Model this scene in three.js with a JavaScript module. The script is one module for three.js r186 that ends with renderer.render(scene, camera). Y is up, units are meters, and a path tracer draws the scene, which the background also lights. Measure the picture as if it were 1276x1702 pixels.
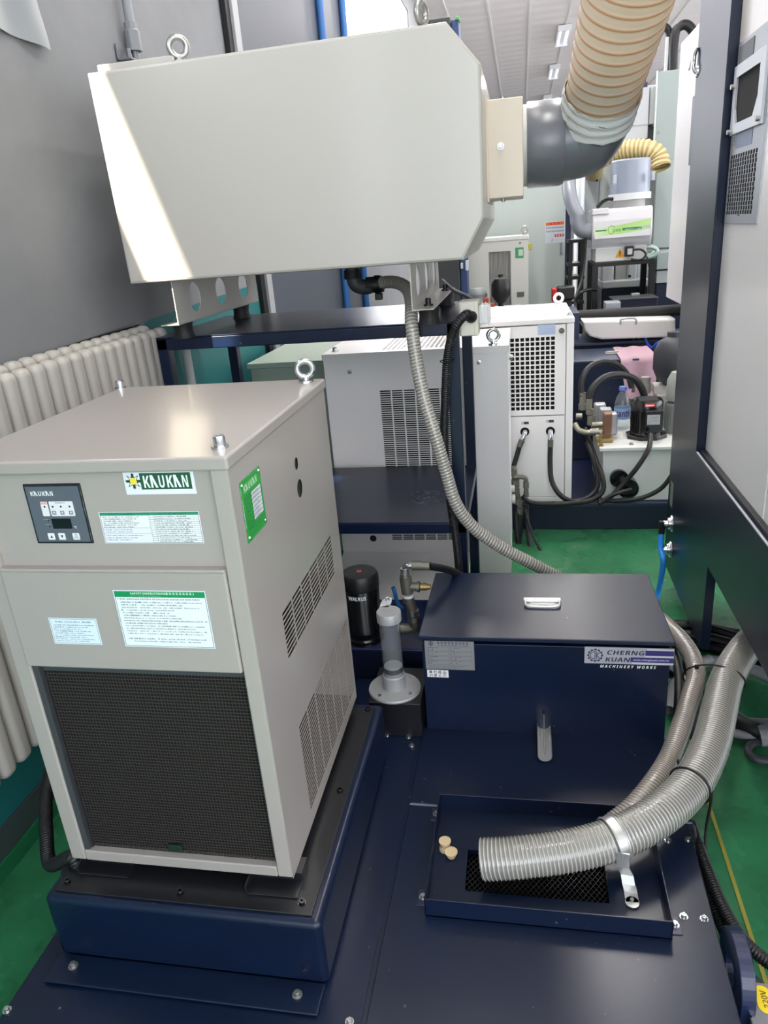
import * as THREE from 'three';
import { RoundedBoxGeometry } from 'three/addons/geometries/RoundedBoxGeometry.js';
import { mergeGeometries, mergeVertices, toCreasedNormals } from 'three/addons/utils/BufferGeometryUtils.js';
import { RectAreaLightUniformsLib } from 'three/addons/lights/RectAreaLightUniformsLib.js';

// ---------- camera, sky, sun, lamps, exposure ----------
const scene = new THREE.Scene();
const camera = new THREE.PerspectiveCamera(70.19, 1276 / 1702, 0.05, 200);
camera.position.set(0, 1.5, 0);
camera.rotation.order = 'YXZ';
camera.rotation.set(-0.36421, 0.20274, -0.08203);
const renderer = new THREE.WebGLRenderer({ antialias: true });
renderer.toneMapping = THREE.LinearToneMapping;
renderer.toneMappingExposure = 1.03;
renderer.shadowMap.enabled = true;
scene.background = new THREE.Color(0.92, 0.935, 1.04);
scene.backgroundIntensity = 6.2;
const sun = new THREE.DirectionalLight(0xfff1da, 30);
sun.position.set(-4, 14.4, 12);
sun.target.position.set(0, 0, 0);
sun.castShadow = true;
sun.shadow.radius = 3;
sun.shadow.mapSize.set(2048, 2048);
Object.assign(sun.shadow.camera, { left: -8, right: 8, top: 8, bottom: -8, near: 0.1, far: 40 });
scene.add(sun, sun.target);
const LAMP_POWER = 100;
RectAreaLightUniformsLib.init();

// ---------- helpers ----------
const used = new Map();
function numbered(name) {
  const n = used.get(name) ?? 0; used.set(name, n + 1);
  return n ? `${name}_${String(n).padStart(3, '0')}` : name;
}
function rng(seed) { let s = seed >>> 0; return () => { s = (s + 0x6d2b79f5) | 0; let t = Math.imul(s ^ (s >>> 15), 1 | s); t = (t + Math.imul(t ^ (t >>> 7), 61 | t)) ^ t; return ((t ^ (t >>> 14)) >>> 0) / 4294967296; }; }
const V = (p) => new THREE.Vector3(p[0], p[1], p[2]);
function thing(name, label, category, pos = [0, 0, 0], group) {
  const o = new THREE.Group(); o.name = numbered(name); o.position.set(...pos); scene.add(o);
  o.userData = { label, category }; if (group) o.userData.group = group;
  return o;
}
function struct(name) { const o = new THREE.Group(); o.name = name; o.userData.kind = 'structure'; scene.add(o); return o; }
// adds a mesh under parent; geometry is given in world coordinates of the parent chain unless the parent was moved
function part(parent, name, geo, mat, label) {
  const g = Array.isArray(geo) ? merge(geo) : geo;
  const m = new THREE.Mesh(g, mat); m.name = parent === scene ? numbered(name) : name; m.castShadow = m.receiveShadow = true;
  if (label) m.userData.label = label;
  const o = origin(parent); m.position.sub(o);
  parent.add(m); return m;
}
function origin(p) { const v = new THREE.Vector3(); for (let q = p; q && q !== scene; q = q.parent) v.add(q.position); return v; }
function single(name, label, category, geo, mat, group) {
  const m = part(scene, name, geo, mat); m.userData = { label, category }; if (group) m.userData.group = group; return m;
}
function merge(list) {
  const gs = list.map((g) => { const h = g.index ? g.toNonIndexed() : g.clone(); for (const k of Object.keys(h.attributes)) if (!['position', 'normal', 'uv'].includes(k)) h.deleteAttribute(k); return h; });
  return mergeGeometries(gs);
}
function bx(x0, x1, y0, y1, z0, z1, r = 0.003, s = 2) {
  const w = Math.abs(x1 - x0), h = Math.abs(y1 - y0), d = Math.abs(z1 - z0), q = Math.min(r, w * 0.45, h * 0.45, d * 0.45);
  const g = new RoundedBoxGeometry(w, h, d, s, q); g.translate((x0 + x1) / 2, (y0 + y1) / 2, (z0 + z1) / 2); return g;
}
function cyl(p, r0, r1, h, seg = 24, axis = 'y') {   // centred at p
  const g = new THREE.CylinderGeometry(r1, r0, h, seg); if (axis === 'x') g.rotateZ(-Math.PI / 2); if (axis === 'z') g.rotateX(Math.PI / 2); g.translate(...p); return g;
}
function rod(a, b, r, seg = 16, r2 = r) {
  const A = V(a), B = V(b), d = B.clone().sub(A), g = new THREE.CylinderGeometry(r2, r, d.length(), seg);
  g.applyQuaternion(new THREE.Quaternion().setFromUnitVectors(new THREE.Vector3(0, 1, 0), d.normalize())); g.translate((A.x + B.x) / 2, (A.y + B.y) / 2, (A.z + B.z) / 2); return g;
}
function bar(a, b, w, h) {   // square bar between two points
  const A = V(a), B = V(b), d = B.clone().sub(A), L = d.length(), g = new RoundedBoxGeometry(w, L, h, 1, Math.min(w, h) * 0.12);
  g.applyQuaternion(new THREE.Quaternion().setFromUnitVectors(new THREE.Vector3(0, 1, 0), d.normalize())); g.translate((A.x + B.x) / 2, (A.y + B.y) / 2, (A.z + B.z) / 2); return g;
}
function lathe(p, prof, seg = 32) { const g = new THREE.LatheGeometry(prof.map((q) => new THREE.Vector2(q[0], q[1])), seg); g.translate(...p); return toCreasedNormals(g, 0.6); }
function curve(pts) { return new THREE.CatmullRomCurve3(pts.map(V), false, 'centripetal'); }
function cable(pts, r, seg = 0, rad = 10) { const c = curve(pts), L = c.getLength(); return new THREE.TubeGeometry(c, seg || Math.max(8, Math.round(L / Math.max(r * 1.2, 0.012))), r, rad); }
// ribbed hose with a real spiral (twist = 1) or rings (twist = 0); the rib and the wall between have their own colours
function ribbed(pts, r, pitch, amp, ribCol, wallCol, twist = 1, per = 6, rad = 20, sharp = 2, radius = null) {
  const c = curve(pts), L = c.getLength(), n = Math.max(8, Math.round(L / pitch * per)), fr = c.computeFrenetFrames(n), pos = [], uv = [], col = [], idx = [];
  const A = new THREE.Color(ribCol), B = new THREE.Color(wallCol), p = new THREE.Vector3();
  for (let i = 0; i <= n; i++) {
    c.getPointAt(i / n, p); const s = i / n * L, rr = radius ? radius(i / n) * r : r;
    for (let j = 0; j <= rad; j++) {
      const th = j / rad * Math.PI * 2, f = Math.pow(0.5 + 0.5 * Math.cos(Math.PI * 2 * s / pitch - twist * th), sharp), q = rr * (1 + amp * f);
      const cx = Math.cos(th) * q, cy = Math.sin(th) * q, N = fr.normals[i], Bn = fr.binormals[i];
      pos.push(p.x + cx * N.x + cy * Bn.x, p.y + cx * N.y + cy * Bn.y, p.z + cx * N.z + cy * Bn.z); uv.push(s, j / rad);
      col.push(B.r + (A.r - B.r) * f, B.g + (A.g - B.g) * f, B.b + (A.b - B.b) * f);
    }
  }
  for (let i = 0; i < n; i++) for (let j = 0; j < rad; j++) { const a = i * (rad + 1) + j, b = a + rad + 1; idx.push(a, a + 1, b, b, a + 1, b + 1); }
  const g = new THREE.BufferGeometry(); g.setAttribute('position', new THREE.Float32BufferAttribute(pos, 3)); g.setAttribute('uv', new THREE.Float32BufferAttribute(uv, 2)); g.setAttribute('color', new THREE.Float32BufferAttribute(col, 3)); g.setIndex(idx); g.computeVertexNormals();
  // orient outwards
  return g;
}
// flat strip bent through points, w wide along the direction across, t thick
function strip(pts, across, w, t) {
  const A = V(across).normalize(), pos = [], idx = [], n = pts.length;
  pts.forEach((p, i) => {
    const a = V(pts[Math.max(0, i - 1)]), b = V(pts[Math.min(n - 1, i + 1)]), N = b.sub(a).normalize().cross(A).normalize();
    for (const [u, v] of [[-1, -1], [1, -1], [1, 1], [-1, 1]]) { const q = V(p).addScaledVector(A, u * w / 2).addScaledVector(N, v * t / 2); pos.push(q.x, q.y, q.z); }
  });
  for (let i = 0; i < n - 1; i++) for (let k = 0; k < 4; k++) { const a = i * 4 + k, b = i * 4 + (k + 1) % 4; idx.push(a, a + 4, b, b, a + 4, b + 4); }
  idx.push(0, 1, 2, 0, 2, 3, (n - 1) * 4, (n - 1) * 4 + 2, (n - 1) * 4 + 1, (n - 1) * 4, (n - 1) * 4 + 3, (n - 1) * 4 + 2);
  let g = new THREE.BufferGeometry(); g.setAttribute('position', new THREE.Float32BufferAttribute(pos, 3)); g.setIndex(idx); g = g.toNonIndexed(); g.computeVertexNormals(); g.setAttribute('uv', new THREE.Float32BufferAttribute(new Float32Array(g.attributes.position.count * 2), 2)); return g;
}
function shape(pts) { const s = new THREE.Shape(); pts.forEach((p, i) => (i ? s.lineTo(p[0], p[1]) : s.moveTo(p[0], p[1]))); s.closePath(); return s; }
function rectHole(s, x0, y0, x1, y1) { const h = new THREE.Path(); h.moveTo(x0, y0); h.lineTo(x0, y1); h.lineTo(x1, y1); h.lineTo(x1, y0); h.closePath(); s.holes.push(h); }
function roundHole(s, x, y, r) { const h = new THREE.Path(); h.absarc(x, y, r, 0, Math.PI * 2, true); s.holes.push(h); }
function extrude(s, d, bevel = 0, seg = 12) { return new THREE.ExtrudeGeometry(s, { depth: d, bevelEnabled: bevel > 0, bevelThickness: bevel, bevelSize: bevel, bevelOffset: -bevel, bevelSegments: 2, curveSegments: seg }); }
// shape drawn in (x, y), standing in the plane z = z, thickness t towards -z
function plateZ(s, z, t, bevel = 0) { const g = extrude(s, t, bevel); g.translate(0, 0, z - t); return g; }
// shape drawn in (u = -z, y), standing in the plane x = x, outside face towards +x
function plateX(s, x, t, bevel = 0) { const g = extrude(s, t, bevel); g.rotateY(Math.PI / 2); g.translate(x - t, 0, 0); return g; }
// shape drawn in (x, u = -z), lying at y (top face), thickness t downward
function plateY(s, y, t, bevel = 0) { const g = extrude(s, t, bevel); g.rotateX(-Math.PI / 2); g.translate(0, y - t, 0); return g; }
function hexBolt(p, r, axis = 'y', h = r * 1.1) { const g = [cyl([0, h * 0.15, 0], r * 1.5, r * 1.5, h * 0.3, 20), cyl([0, h * 0.75, 0], r, r * 0.97, h, 6), cyl([0, h * 1.28, 0], r * 0.8, r * 0.7, h * 0.08, 12)]; const m = merge(g); orient(m, axis); m.translate(...p); return m; }
function socketBolt(p, r, axis = 'y', h = r * 1.2) {
  const m = toCreasedNormals(new THREE.LatheGeometry([[0, h * 0.35], [r * 0.5, h * 0.35], [r * 0.5, h], [r * 0.92, h], [r, h * 0.9], [r, 0]].map((q) => new THREE.Vector2(...q)), 18), 0.5);
  const w = cyl([0, h * 0.06, 0], r * 1.45, r * 1.45, h * 0.12, 20); const k = merge([m, w]); orient(k, axis); k.translate(...p); return k;
}
function orient(g, axis) { if (axis === 'z') g.rotateX(Math.PI / 2); if (axis === 'x') g.rotateZ(-Math.PI / 2); if (axis === '-x') g.rotateZ(Math.PI / 2); if (axis === '-y') g.rotateX(Math.PI); }
function eyebolt(p, R, turn = 0) {
  const r = R * 0.27, t = new THREE.TorusGeometry(R - r, r, 12, 28); t.translate(0, R * 1.25, 0);
  const neck = toCreasedNormals(new THREE.LatheGeometry([[0, R * 0.6], [r * 1.0, R * 0.55], [r * 1.25, R * 0.22], [R * 0.72, R * 0.18], [R * 0.75, 0]].map((q) => new THREE.Vector2(...q)), 20), 0.5);
  const g = merge([t, neck]); g.rotateY(turn); g.translate(...p); return g;
}
// ---------- computed textures ----------
function canvasTex(w, h, draw, srgb = true) {
  const c = document.createElement('canvas'); c.width = w; c.height = h; const x = c.getContext('2d'); draw(x, w, h);
  const t = new THREE.CanvasTexture(c); if (srgb) t.colorSpace = THREE.SRGBColorSpace; t.anisotropy = 8; return t;
}
function noiseField(n, seed, octaves) {   // tiling value noise, 0..1
  const out = new Float32Array(n * n); let amp = 1, sum = 0;
  for (const cells of octaves) {
    const r = rng(seed + cells), lat = Float32Array.from({ length: cells * cells }, r);
    for (let y = 0; y < n; y++) for (let x = 0; x < n; x++) {
      const fx = x / n * cells, fy = y / n * cells, ix = Math.floor(fx), iy = Math.floor(fy), tx = fx - ix, ty = fy - iy, sx = tx * tx * (3 - 2 * tx), sy = ty * ty * (3 - 2 * ty);
      const g = (a, b) => lat[((b + cells) % cells) * cells + ((a + cells) % cells)];
      out[y * n + x] += amp * ((g(ix, iy) * (1 - sx) + g(ix + 1, iy) * sx) * (1 - sy) + (g(ix, iy + 1) * (1 - sx) + g(ix + 1, iy + 1) * sx) * sy);
    }
    sum += amp; amp *= 0.6;
  }
  for (let i = 0; i < out.length; i++) out[i] /= sum; return out;
}
function mapTex(n, f, srgb) {
  const d = new Uint8Array(n * n * 4); for (let i = 0; i < n * n; i++) { const c = f(i % n, Math.floor(i / n)); d[i * 4] = c[0]; d[i * 4 + 1] = c[1]; d[i * 4 + 2] = c[2]; d[i * 4 + 3] = 255; }
  const t = new THREE.DataTexture(d, n, n); t.wrapS = t.wrapT = THREE.RepeatWrapping; t.magFilter = THREE.LinearFilter; t.minFilter = THREE.LinearMipmapLinearFilter; t.generateMipmaps = true; if (srgb) t.colorSpace = THREE.SRGBColorSpace; t.needsUpdate = true; return t;
}
const fineNoise = noiseField(512, 11, [96, 190]), broadNoise = noiseField(512, 5, [5, 11, 27, 64]), midNoise = noiseField(512, 23, [16, 40, 90]);
// world-metre uv from position along the dominant normal, so that patterns keep their real size
function metreUV(g) {
  const h = g.index ? g.toNonIndexed() : g, p = h.attributes.position, n = h.attributes.normal, uv = new Float32Array(p.count * 2);
  for (let i = 0; i < p.count; i++) {
    const ax = Math.abs(n.getX(i)), ay = Math.abs(n.getY(i)), az = Math.abs(n.getZ(i));
    if (ay >= ax && ay >= az) { uv[i * 2] = p.getX(i); uv[i * 2 + 1] = -p.getZ(i); } else if (ax > az) { uv[i * 2] = -p.getZ(i); uv[i * 2 + 1] = p.getY(i); } else { uv[i * 2] = p.getX(i); uv[i * 2 + 1] = p.getY(i); }
  }
  h.setAttribute('uv', new THREE.BufferAttribute(uv, 2)); return h;
}
const peel = mapTex(512, (x, y) => { const v = Math.round(fineNoise[y * 512 + x] * 255); return [v, v, v]; });
peel.repeat.set(2.2, 2.2);
const smudge = mapTex(512, (x, y) => { const v = 235 + 20 * (broadNoise[y * 512 + x] - 0.5) * 2; return [v, v, v]; }, true);
const dust = (() => {   // faint dust and specks on dark paint
  const r = rng(77), spots = Array.from({ length: 60 }, () => [r() * 512, r() * 512, 0.5 + r() * 0.8, r() * 0.7]);
  const a = new Float32Array(512 * 512);
  for (const [sx, sy, q, s] of spots) for (let y = -3; y <= 3; y++) for (let x = -3; x <= 3; x++) { const d = Math.hypot(x, y); if (d < q) a[((Math.round(sy) + y + 512) % 512) * 512 + ((Math.round(sx) + x + 512) % 512)] = Math.max(a[((Math.round(sy) + y + 512) % 512) * 512 + ((Math.round(sx) + x + 512) % 512)], 0.3 + 0.6 * s); }
  return a;
})();
function P(color, rough = 0.4, o = {}) { return new THREE.MeshPhysicalMaterial({ color, roughness: rough, ...o }); }
const paintBump = { bumpMap: peel, bumpScale: 0.00006 };
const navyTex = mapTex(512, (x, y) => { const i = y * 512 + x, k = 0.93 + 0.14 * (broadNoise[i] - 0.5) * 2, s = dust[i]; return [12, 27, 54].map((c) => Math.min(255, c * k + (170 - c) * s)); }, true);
const floorTex = mapTex(512, (x, y) => { const i = y * 512 + x, b = broadNoise[i] - 0.5, m = midNoise[i] - 0.5, d = 0.10 * fineNoise[i]; const k = 1 + 0.35 * b + 0.18 * m - d; return [50 * k + 10 * Math.max(0, b), 126 * k, 82 * k + 8 * Math.max(0, b)].map((v) => Math.max(0, Math.min(255, v))); }, true);
const floorRough = mapTex(512, (x, y) => { const i = y * 512 + x, v = 100 + 50 * (midNoise[i] - 0.5); return [v, v, v]; });
floorTex.repeat.set(0.7, 0.7); floorRough.repeat.set(0.55, 0.55);
const wallTex = mapTex(512, (x, y) => { const i = y * 512 + x, k = 1 + 0.10 * (broadNoise[i] - 0.5) + 0.05 * (midNoise[i] - 0.5); return [122 * k, 124 * k, 127 * k]; }, true);
wallTex.repeat.set(0.45, 0.45);
const M = {
  cream: P('#a39d98', 0.33, { clearcoat: 0.5, clearcoatRoughness: 0.12, ...paintBump }),
  ivory: P('#b1aea6', 0.36, { clearcoat: 0.45, clearcoatRoughness: 0.16, ...paintBump }),
  white: P('#f5f2f0', 0.36, { clearcoat: 0.3, clearcoatRoughness: 0.2, ...paintBump }),
  beige: P('#d8cdbd', 0.5),
  grayGreen: P('#bcc6c2', 0.45, paintBump),
  paleGreen: P('#a3b0a4', 0.5, paintBump),
  midGray: P('#8b9196', 0.5),
  lightGray: P('#b9bcbf', 0.5),
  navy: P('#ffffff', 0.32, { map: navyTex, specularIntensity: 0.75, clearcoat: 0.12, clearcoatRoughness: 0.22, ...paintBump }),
  navyPlain: P('#141f42', 0.36, { clearcoat: 0.25, clearcoatRoughness: 0.2 }),
  navyDark: P('#0e1730', 0.45),
  blackPlate: P('#15161b', 0.36, { clearcoat: 0.2, clearcoatRoughness: 0.3 }),
  black: P('#0e0f11', 0.45),
  blackGloss: P('#0b0c10', 0.25, { clearcoat: 0.4, clearcoatRoughness: 0.15 }),
  rubber: P('#141517', 0.62),
  hoseBlack: P('#121315', 0.5),
  darkGray: P('#3b3e42', 0.5),
  dark: P('#060607', 0.9),
  steel: P('#c9cbcd', 0.22, { metalness: 1 }),
  zinc: P('#a9aaa6', 0.36, { metalness: 0.9 }),
  brightSteel: P('#d3d4d2', 0.3, { metalness: 0.55 }),
  castSteel: P('#77756c', 0.5, { metalness: 0.7 }),
  brass: P('#a08a5a', 0.4, { metalness: 0.8 }),
  alu: P('#b7b9bb', 0.42, { metalness: 0.75 }),
  aluPaint: P('#a4a6a7', 0.5, { metalness: 0.3 }),
  pvcGray: P('#686a71', 0.3, { clearcoat: 0.2, clearcoatRoughness: 0.25 }),
  teal: P('#1d6a6b', 0.5, paintBump),
  wall: P('#ffffff', 0.75, { map: wallTex }),
  plaster: P('#c9c9c6', 0.8),
  radiator: P('#b0aca4', 0.42),
  floor: P('#ffffff', 0.5, { map: floorTex, roughnessMap: floorRough, roughness: 0.7, clearcoat: 0.35, clearcoatRoughness: 0.3 }),
  baseTile: P('#3d4648', 0.35),
  hose: new THREE.MeshPhysicalMaterial({ color: '#ffffff', vertexColors: true, roughness: 0.25, clearcoat: 1, clearcoatRoughness: 0.12 }),
  hoseMatt: new THREE.MeshPhysicalMaterial({ color: '#ffffff', vertexColors: true, roughness: 0.45 }),
  blueTube: P('#2f9cff', 0.35),
  bluePipe: P('#2c62a0', 0.45),
  red: P('#b3161f', 0.4), yellow: P('#e8cf1c', 0.45), orange: P('#e4622a', 0.5),
  pink: P('#d9aeb6', 0.85), wood: P('#d9c39a', 0.7), copper: P('#8a6654', 0.4, { metalness: 0.6 }),
  tie: P('#101012', 0.5), green: P('#0d7b3d', 0.45),
};
function printed(w, h, draw, rough = 0.45, o = {}) { return P('#ffffff', rough, { map: canvasTex(w, h, draw), ...o }); }
// flat sticker or plate, local face towards +z, then turned
function sticker(parent, name, c, w, h, mat, face = 'z', t = 0.0008, label) {
  const g = new THREE.BoxGeometry(w, h, t); if (face === 'x') g.rotateY(Math.PI / 2); if (face === '-x') g.rotateY(-Math.PI / 2); if (face === 'y') g.rotateX(-Math.PI / 2); g.translate(...c);
  return part(parent, name, g, mat, label);
}
function fakeLine(x, x0, y, len, h, seed, ink = '#2b3338') {   // print too small to read in the photograph
  const r = rng(seed); x.fillStyle = ink; let p = x0; while (p < x0 + len) { const w = h * (0.3 + r() * 0.2), k = r(), t = Math.max(1, h * 0.11); if (k > 0.15) { x.fillRect(p, y - h * 0.55, t, h * 0.55); if (k > 0.35) x.fillRect(p, y - h * (k > 0.7 ? 0.55 : 0.3), w * 0.8, t); if (k > 0.5) x.fillRect(p + w * 0.7, y - h * 0.5, t, h * 0.5); if (k < 0.6) x.fillRect(p, y - t, w * 0.7, t); if (k > 0.85) x.fillRect(p + w * 0.3, y - h * 0.8, t, h * 0.8); } p += w + h * 0.12; }
}
// ---------- the room ----------
const WX = -1.355, CY = 4.5, FZ = 4.2, BZ = -24, RX = 9;
{
  const f = struct('floor');
  const slab = (x0, x1, z0, z1) => metreUV(new THREE.BoxGeometry(x1 - x0, 0.1, z1 - z0).translate((x0 + x1) / 2, -0.05, (z0 + z1) / 2));
  part(f, 'floor_slab', slab(WX - 0.2, 2.2, -7.2, FZ + 0.2), M.floor, 'green coated floor');
  part(f, 'added_grey_slab', [slab(2.2, RX + 0.2, BZ - 0.2, FZ + 0.2), slab(WX - 0.2, 2.2, BZ - 0.2, -7.2)], P('#8f8d8a', 0.6), 'unseen grey floor added to cut the green bounce');  // grey area added out of view to keep green bounce off the ceiling
  const tape = P('#9a9338', 0.6);
  part(f, 'floor_line', bar([0.4833, 0.001, -1.7024], [0.4821, 0.001, -1.1131], 0.009, 0.0015), tape, 'worn yellow line taped on the green floor');
}
// left wall with windows; the one nearest the front wall is added for light
{
  const w = struct('wall_left'), x0 = WX - 0.06, g = [];
  const winA = [-1.80, -0.92, 2.215, 2.906], winAdded = [2.3, 4.1, 0.9, 3.8], winB = [-10.6, -6.45, 1.75, 4.05];
  const blk = (z0, z1, y0, y1) => g.push(metreUV(new THREE.BoxGeometry(0.06, y1 - y0, z1 - z0).translate(WX - 0.03, (y0 + y1) / 2, (z0 + z1) / 2)));
  blk(BZ, winB[0], 0, CY); blk(winB[0], winB[1], 0, winB[2]); blk(winB[0], winB[1], winB[3], CY); blk(winB[1], winA[0], 0, CY);
  blk(winA[0], winA[1], 0, winA[2]); blk(winA[0], winA[1], winA[3], CY); blk(winA[1], winAdded[0], 0, CY); blk(winAdded[0], winAdded[1], 0, winAdded[2]); blk(winAdded[0], winAdded[1], winAdded[3], CY); blk(winAdded[1], FZ, 0, CY);
  part(w, 'wall_plaster', merge(g), M.wall);
  const d = struct('trim_1');
  part(d, 'dado', metreUV(plateX(shape([[-2, 0.13], [3.9, 0.13], [3.9, 1.311], [2.56, 1.268], [2.36, 1.2], [-2, 1.2]]), WX + 0.004, 0.004)), M.teal, 'dark teal painted dado below the grey wall');
  const b = struct('baseboard_left');
  part(b, 'skirting_tile', bx(WX, WX + 0.012, 0.05, 0.13, -3.9, 2, 0.003), M.baseTile);
  part(b, 'green_strip', bx(WX, WX + 0.016, 0, 0.05, -3.9, 2, 0.002), P('#1f6a44', 0.4));
  const wn = struct('window_1'), frame = P('#d5d8da', 0.5);
  const fr = []; for (let z = winB[0]; z <= winB[1] + 0.01; z += (winB[1] - winB[0]) / 5) fr.push(bx(WX - 0.055, WX - 0.015, winB[2], winB[3], z - 0.02, z + 0.02));
  for (const y of [winB[2], 3.0, winB[3]]) fr.push(bx(WX - 0.055, WX - 0.015, y - 0.02, y + 0.02, winB[0], winB[1]));
  fr.forEach((q) => part(wn, 'window_bar', q, frame));
}
// far, right and front walls; openings in the last two are added for light
{
  const s = struct('wall_back'); part(s, 'wall_plaster', metreUV(new THREE.BoxGeometry(RX - WX + 0.4, CY, 0.1).translate((RX + WX) / 2, CY / 2, BZ - 0.05)), M.wall);
  const r = struct('wall_right'), rg = [];
  const rb = (z0, z1, y0, y1) => rg.push(metreUV(new THREE.BoxGeometry(0.1, y1 - y0, z1 - z0).translate(RX + 0.05, (y0 + y1) / 2, (z0 + z1) / 2)));
  rb(BZ, FZ, 0, 1.0); rb(BZ, FZ, 4.1, CY); for (let z = BZ; z < FZ; z += 4.7) rb(z, Math.min(z + 0.6, FZ), 1.0, 4.1);
  part(r, 'wall_plaster', merge(rg), M.wall);
  const w = struct('wall_front'), g = [];
  const blk = (x0, x1, y0, y1) => g.push(metreUV(new THREE.BoxGeometry(x1 - x0, y1 - y0, 0.1).translate((x0 + x1) / 2, (y0 + y1) / 2, FZ + 0.05)));
  blk(WX - 0.06, -0.6, 0, CY); blk(-0.6, 6, 0, 0.9); blk(-0.6, 6, 4.0, CY); blk(6, RX, 0, CY); blk(2.6, 2.75, 0.9, 4.0);
  part(w, 'wall_plaster', merge(g), M.wall);
}
// ceiling of long panels with joint strips
{
  const c = struct('ceiling'), tile = P('#ebe7e3', 0.5, { bumpMap: mapTex(256, (x, y) => { const v = 128 + 90 * Math.sin(y / 256 * Math.PI * 2 + 1.6 * broadNoise[((y * 2) % 512) * 512 + (x * 2)]) ; return [v, v, v]; }), bumpScale: 0.012 });
  tile.bumpMap.repeat.set(1 / 2.4, 1 / 0.42);
  part(c, 'ceiling_slab', new THREE.BoxGeometry(RX - WX + 0.4, 0.08, FZ - BZ + 0.4).translate((RX + WX) / 2, CY + 0.07, (FZ + BZ) / 2), M.plaster);
  const step = 0.612, strip = P('#e6e6e3', 0.45);
  for (let i = 0, x = -0.455 - step * 2; x < RX; x += step, i++) {
    const x0 = Math.max(x + 0.006, WX), x1 = Math.min(x + step - 0.006, RX);
    if (x1 <= x0) continue;
    part(c, 'ceiling_panel', metreUV(bx(x0, x1, CY, CY + 0.03, BZ, FZ, 0.004, 1)), tile);
    if (x > WX) part(c, 'ceiling_joint', bx(x - 0.018, x + 0.018, CY - 0.012, CY + 0.02, BZ, FZ, 0.004, 1), strip);
  }
}
// dark door leaf beside its aluminium frame, farther along the left wall
{
  const d = struct('door_1');
  part(d, 'door_gap', bx(WX, WX + 0.03, 0, 4.2, -3.787, -3.8886, 0.004), M.black);
  part(d, 'door_frame', bx(WX, WX + 0.045, 0, 4.2, -3.9179, -3.8391, 0.004), P('#9c9da0', 0.5));
  part(d, 'door_leaf', bx(WX, WX + 0.03, 0, 4.2, -6.42, -3.9327, 0.004), P('#454a54', 0.5));
}
// ---------- ceiling lamps: three in view, the rest added out of view for light ----------
{
  const shell = P('#dcdedf', 0.45), tube = new THREE.MeshStandardMaterial({ color: '#ffffff', emissive: '#f3f8ff', emissiveIntensity: 1.6 });
  const where = [
    ['nearest of the three bare twin-tube lamps under the panelled ceiling', 0.74, -15.1], ['middle one of the three bare twin-tube lamps under the panelled ceiling', 0.72, -18.4], ['farthest and smallest of the three bare twin-tube lamps under the panelled ceiling', 0.7, -22.3],
    [null, 0.76, -11.7], [null, 0.77, -8.2, 0.5], [null, 0.77, -4.6, 1.0], [null, 0.2, -1.5, 0.62], [null, -0.45, -2.4, 0.2], [null, -0.45, -4.4, 0.6], [null, -0.45, -6.4, 0.8], [null, -0.45, -10.8], [null, 4.6, -4.8], [null, 4.6, -10], [null, 4.6, -16],
  ];
  where.forEach(([label, x, z, power], i) => {
    const t = thing('ceiling_lamp', label ?? `twin-tube lamp added out of view to light the machines, lamp ${i}`, 'lamp', [x, CY, z], 'fluorescent lamps under the ceiling');
    part(t, 'housing', [bx(x - 0.11, x + 0.11, CY - 0.055, CY - 0.012, z - 0.62, z + 0.62, 0.008), bx(x - 0.11, x + 0.11, CY - 0.1, CY - 0.05, z + 0.58, z + 0.62, 0.006), bx(x - 0.11, x + 0.11, CY - 0.1, CY - 0.05, z - 0.62, z - 0.58, 0.006)], shell);
    for (const s of [-1, 1]) part(t, 'tube', cyl([x + s * 0.06, CY - 0.078, z], 0.014, 0.014, 1.16, 14, 'z'), tube);
    const L = new THREE.RectAreaLight(0xfff9f3, LAMP_POWER * (power ?? 1), 0.16, 1.16);
    L.position.set(0, -0.1, 0); L.rotation.x = -Math.PI / 2; t.add(L);
  });
}
// ---------- things on the left wall ----------
{
  const t = thing('cast_iron_radiator', 'long pale cast iron column radiator along the teal wall', 'radiator', [-1.29, 0, -1.8]);
  const lobe = merge([bx(-1.282, -1.234, 0.325, 1.252, -0.0265, 0.0265, 0.024, 4), bx(-1.343, -1.297, 0.325, 1.262, -0.0265, 0.0265, 0.022, 4), bx(-1.32, -1.25, 1.13, 1.205, -0.03, 0.03, 0.014, 3), bx(-1.32, -1.25, 0.37, 0.44, -0.03, 0.03, 0.014, 3)]);
  for (let i = 0; i < 24; i++) {
    const m = new THREE.Mesh(lobe, M.radiator); m.name = 'radiator_section'; m.castShadow = m.receiveShadow = true;
    m.position.set(1.29, 0, 1.8 - 2.447 + i * 0.0599); t.add(m);
  }
  single('wall_cable', 'thin black cable run along the grey wall above the radiator', 'cable', cable([[-1.349, 1.2462, -1.6709], [-1.349, 1.2509, -1.9333], [-1.349, 1.2573, -2.1616], [-1.349, 1.2642, -2.4788]], 0.0045), M.black);
  single('heating_pipe', 'white vertical heating pipe in front of the teal wall beneath the rack', 'pipe', [cyl([-1.32, 0.63, -2.7662], 0.017, 0.017, 1.26, 16)], P('#c6c8c5', 0.45));
}
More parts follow.
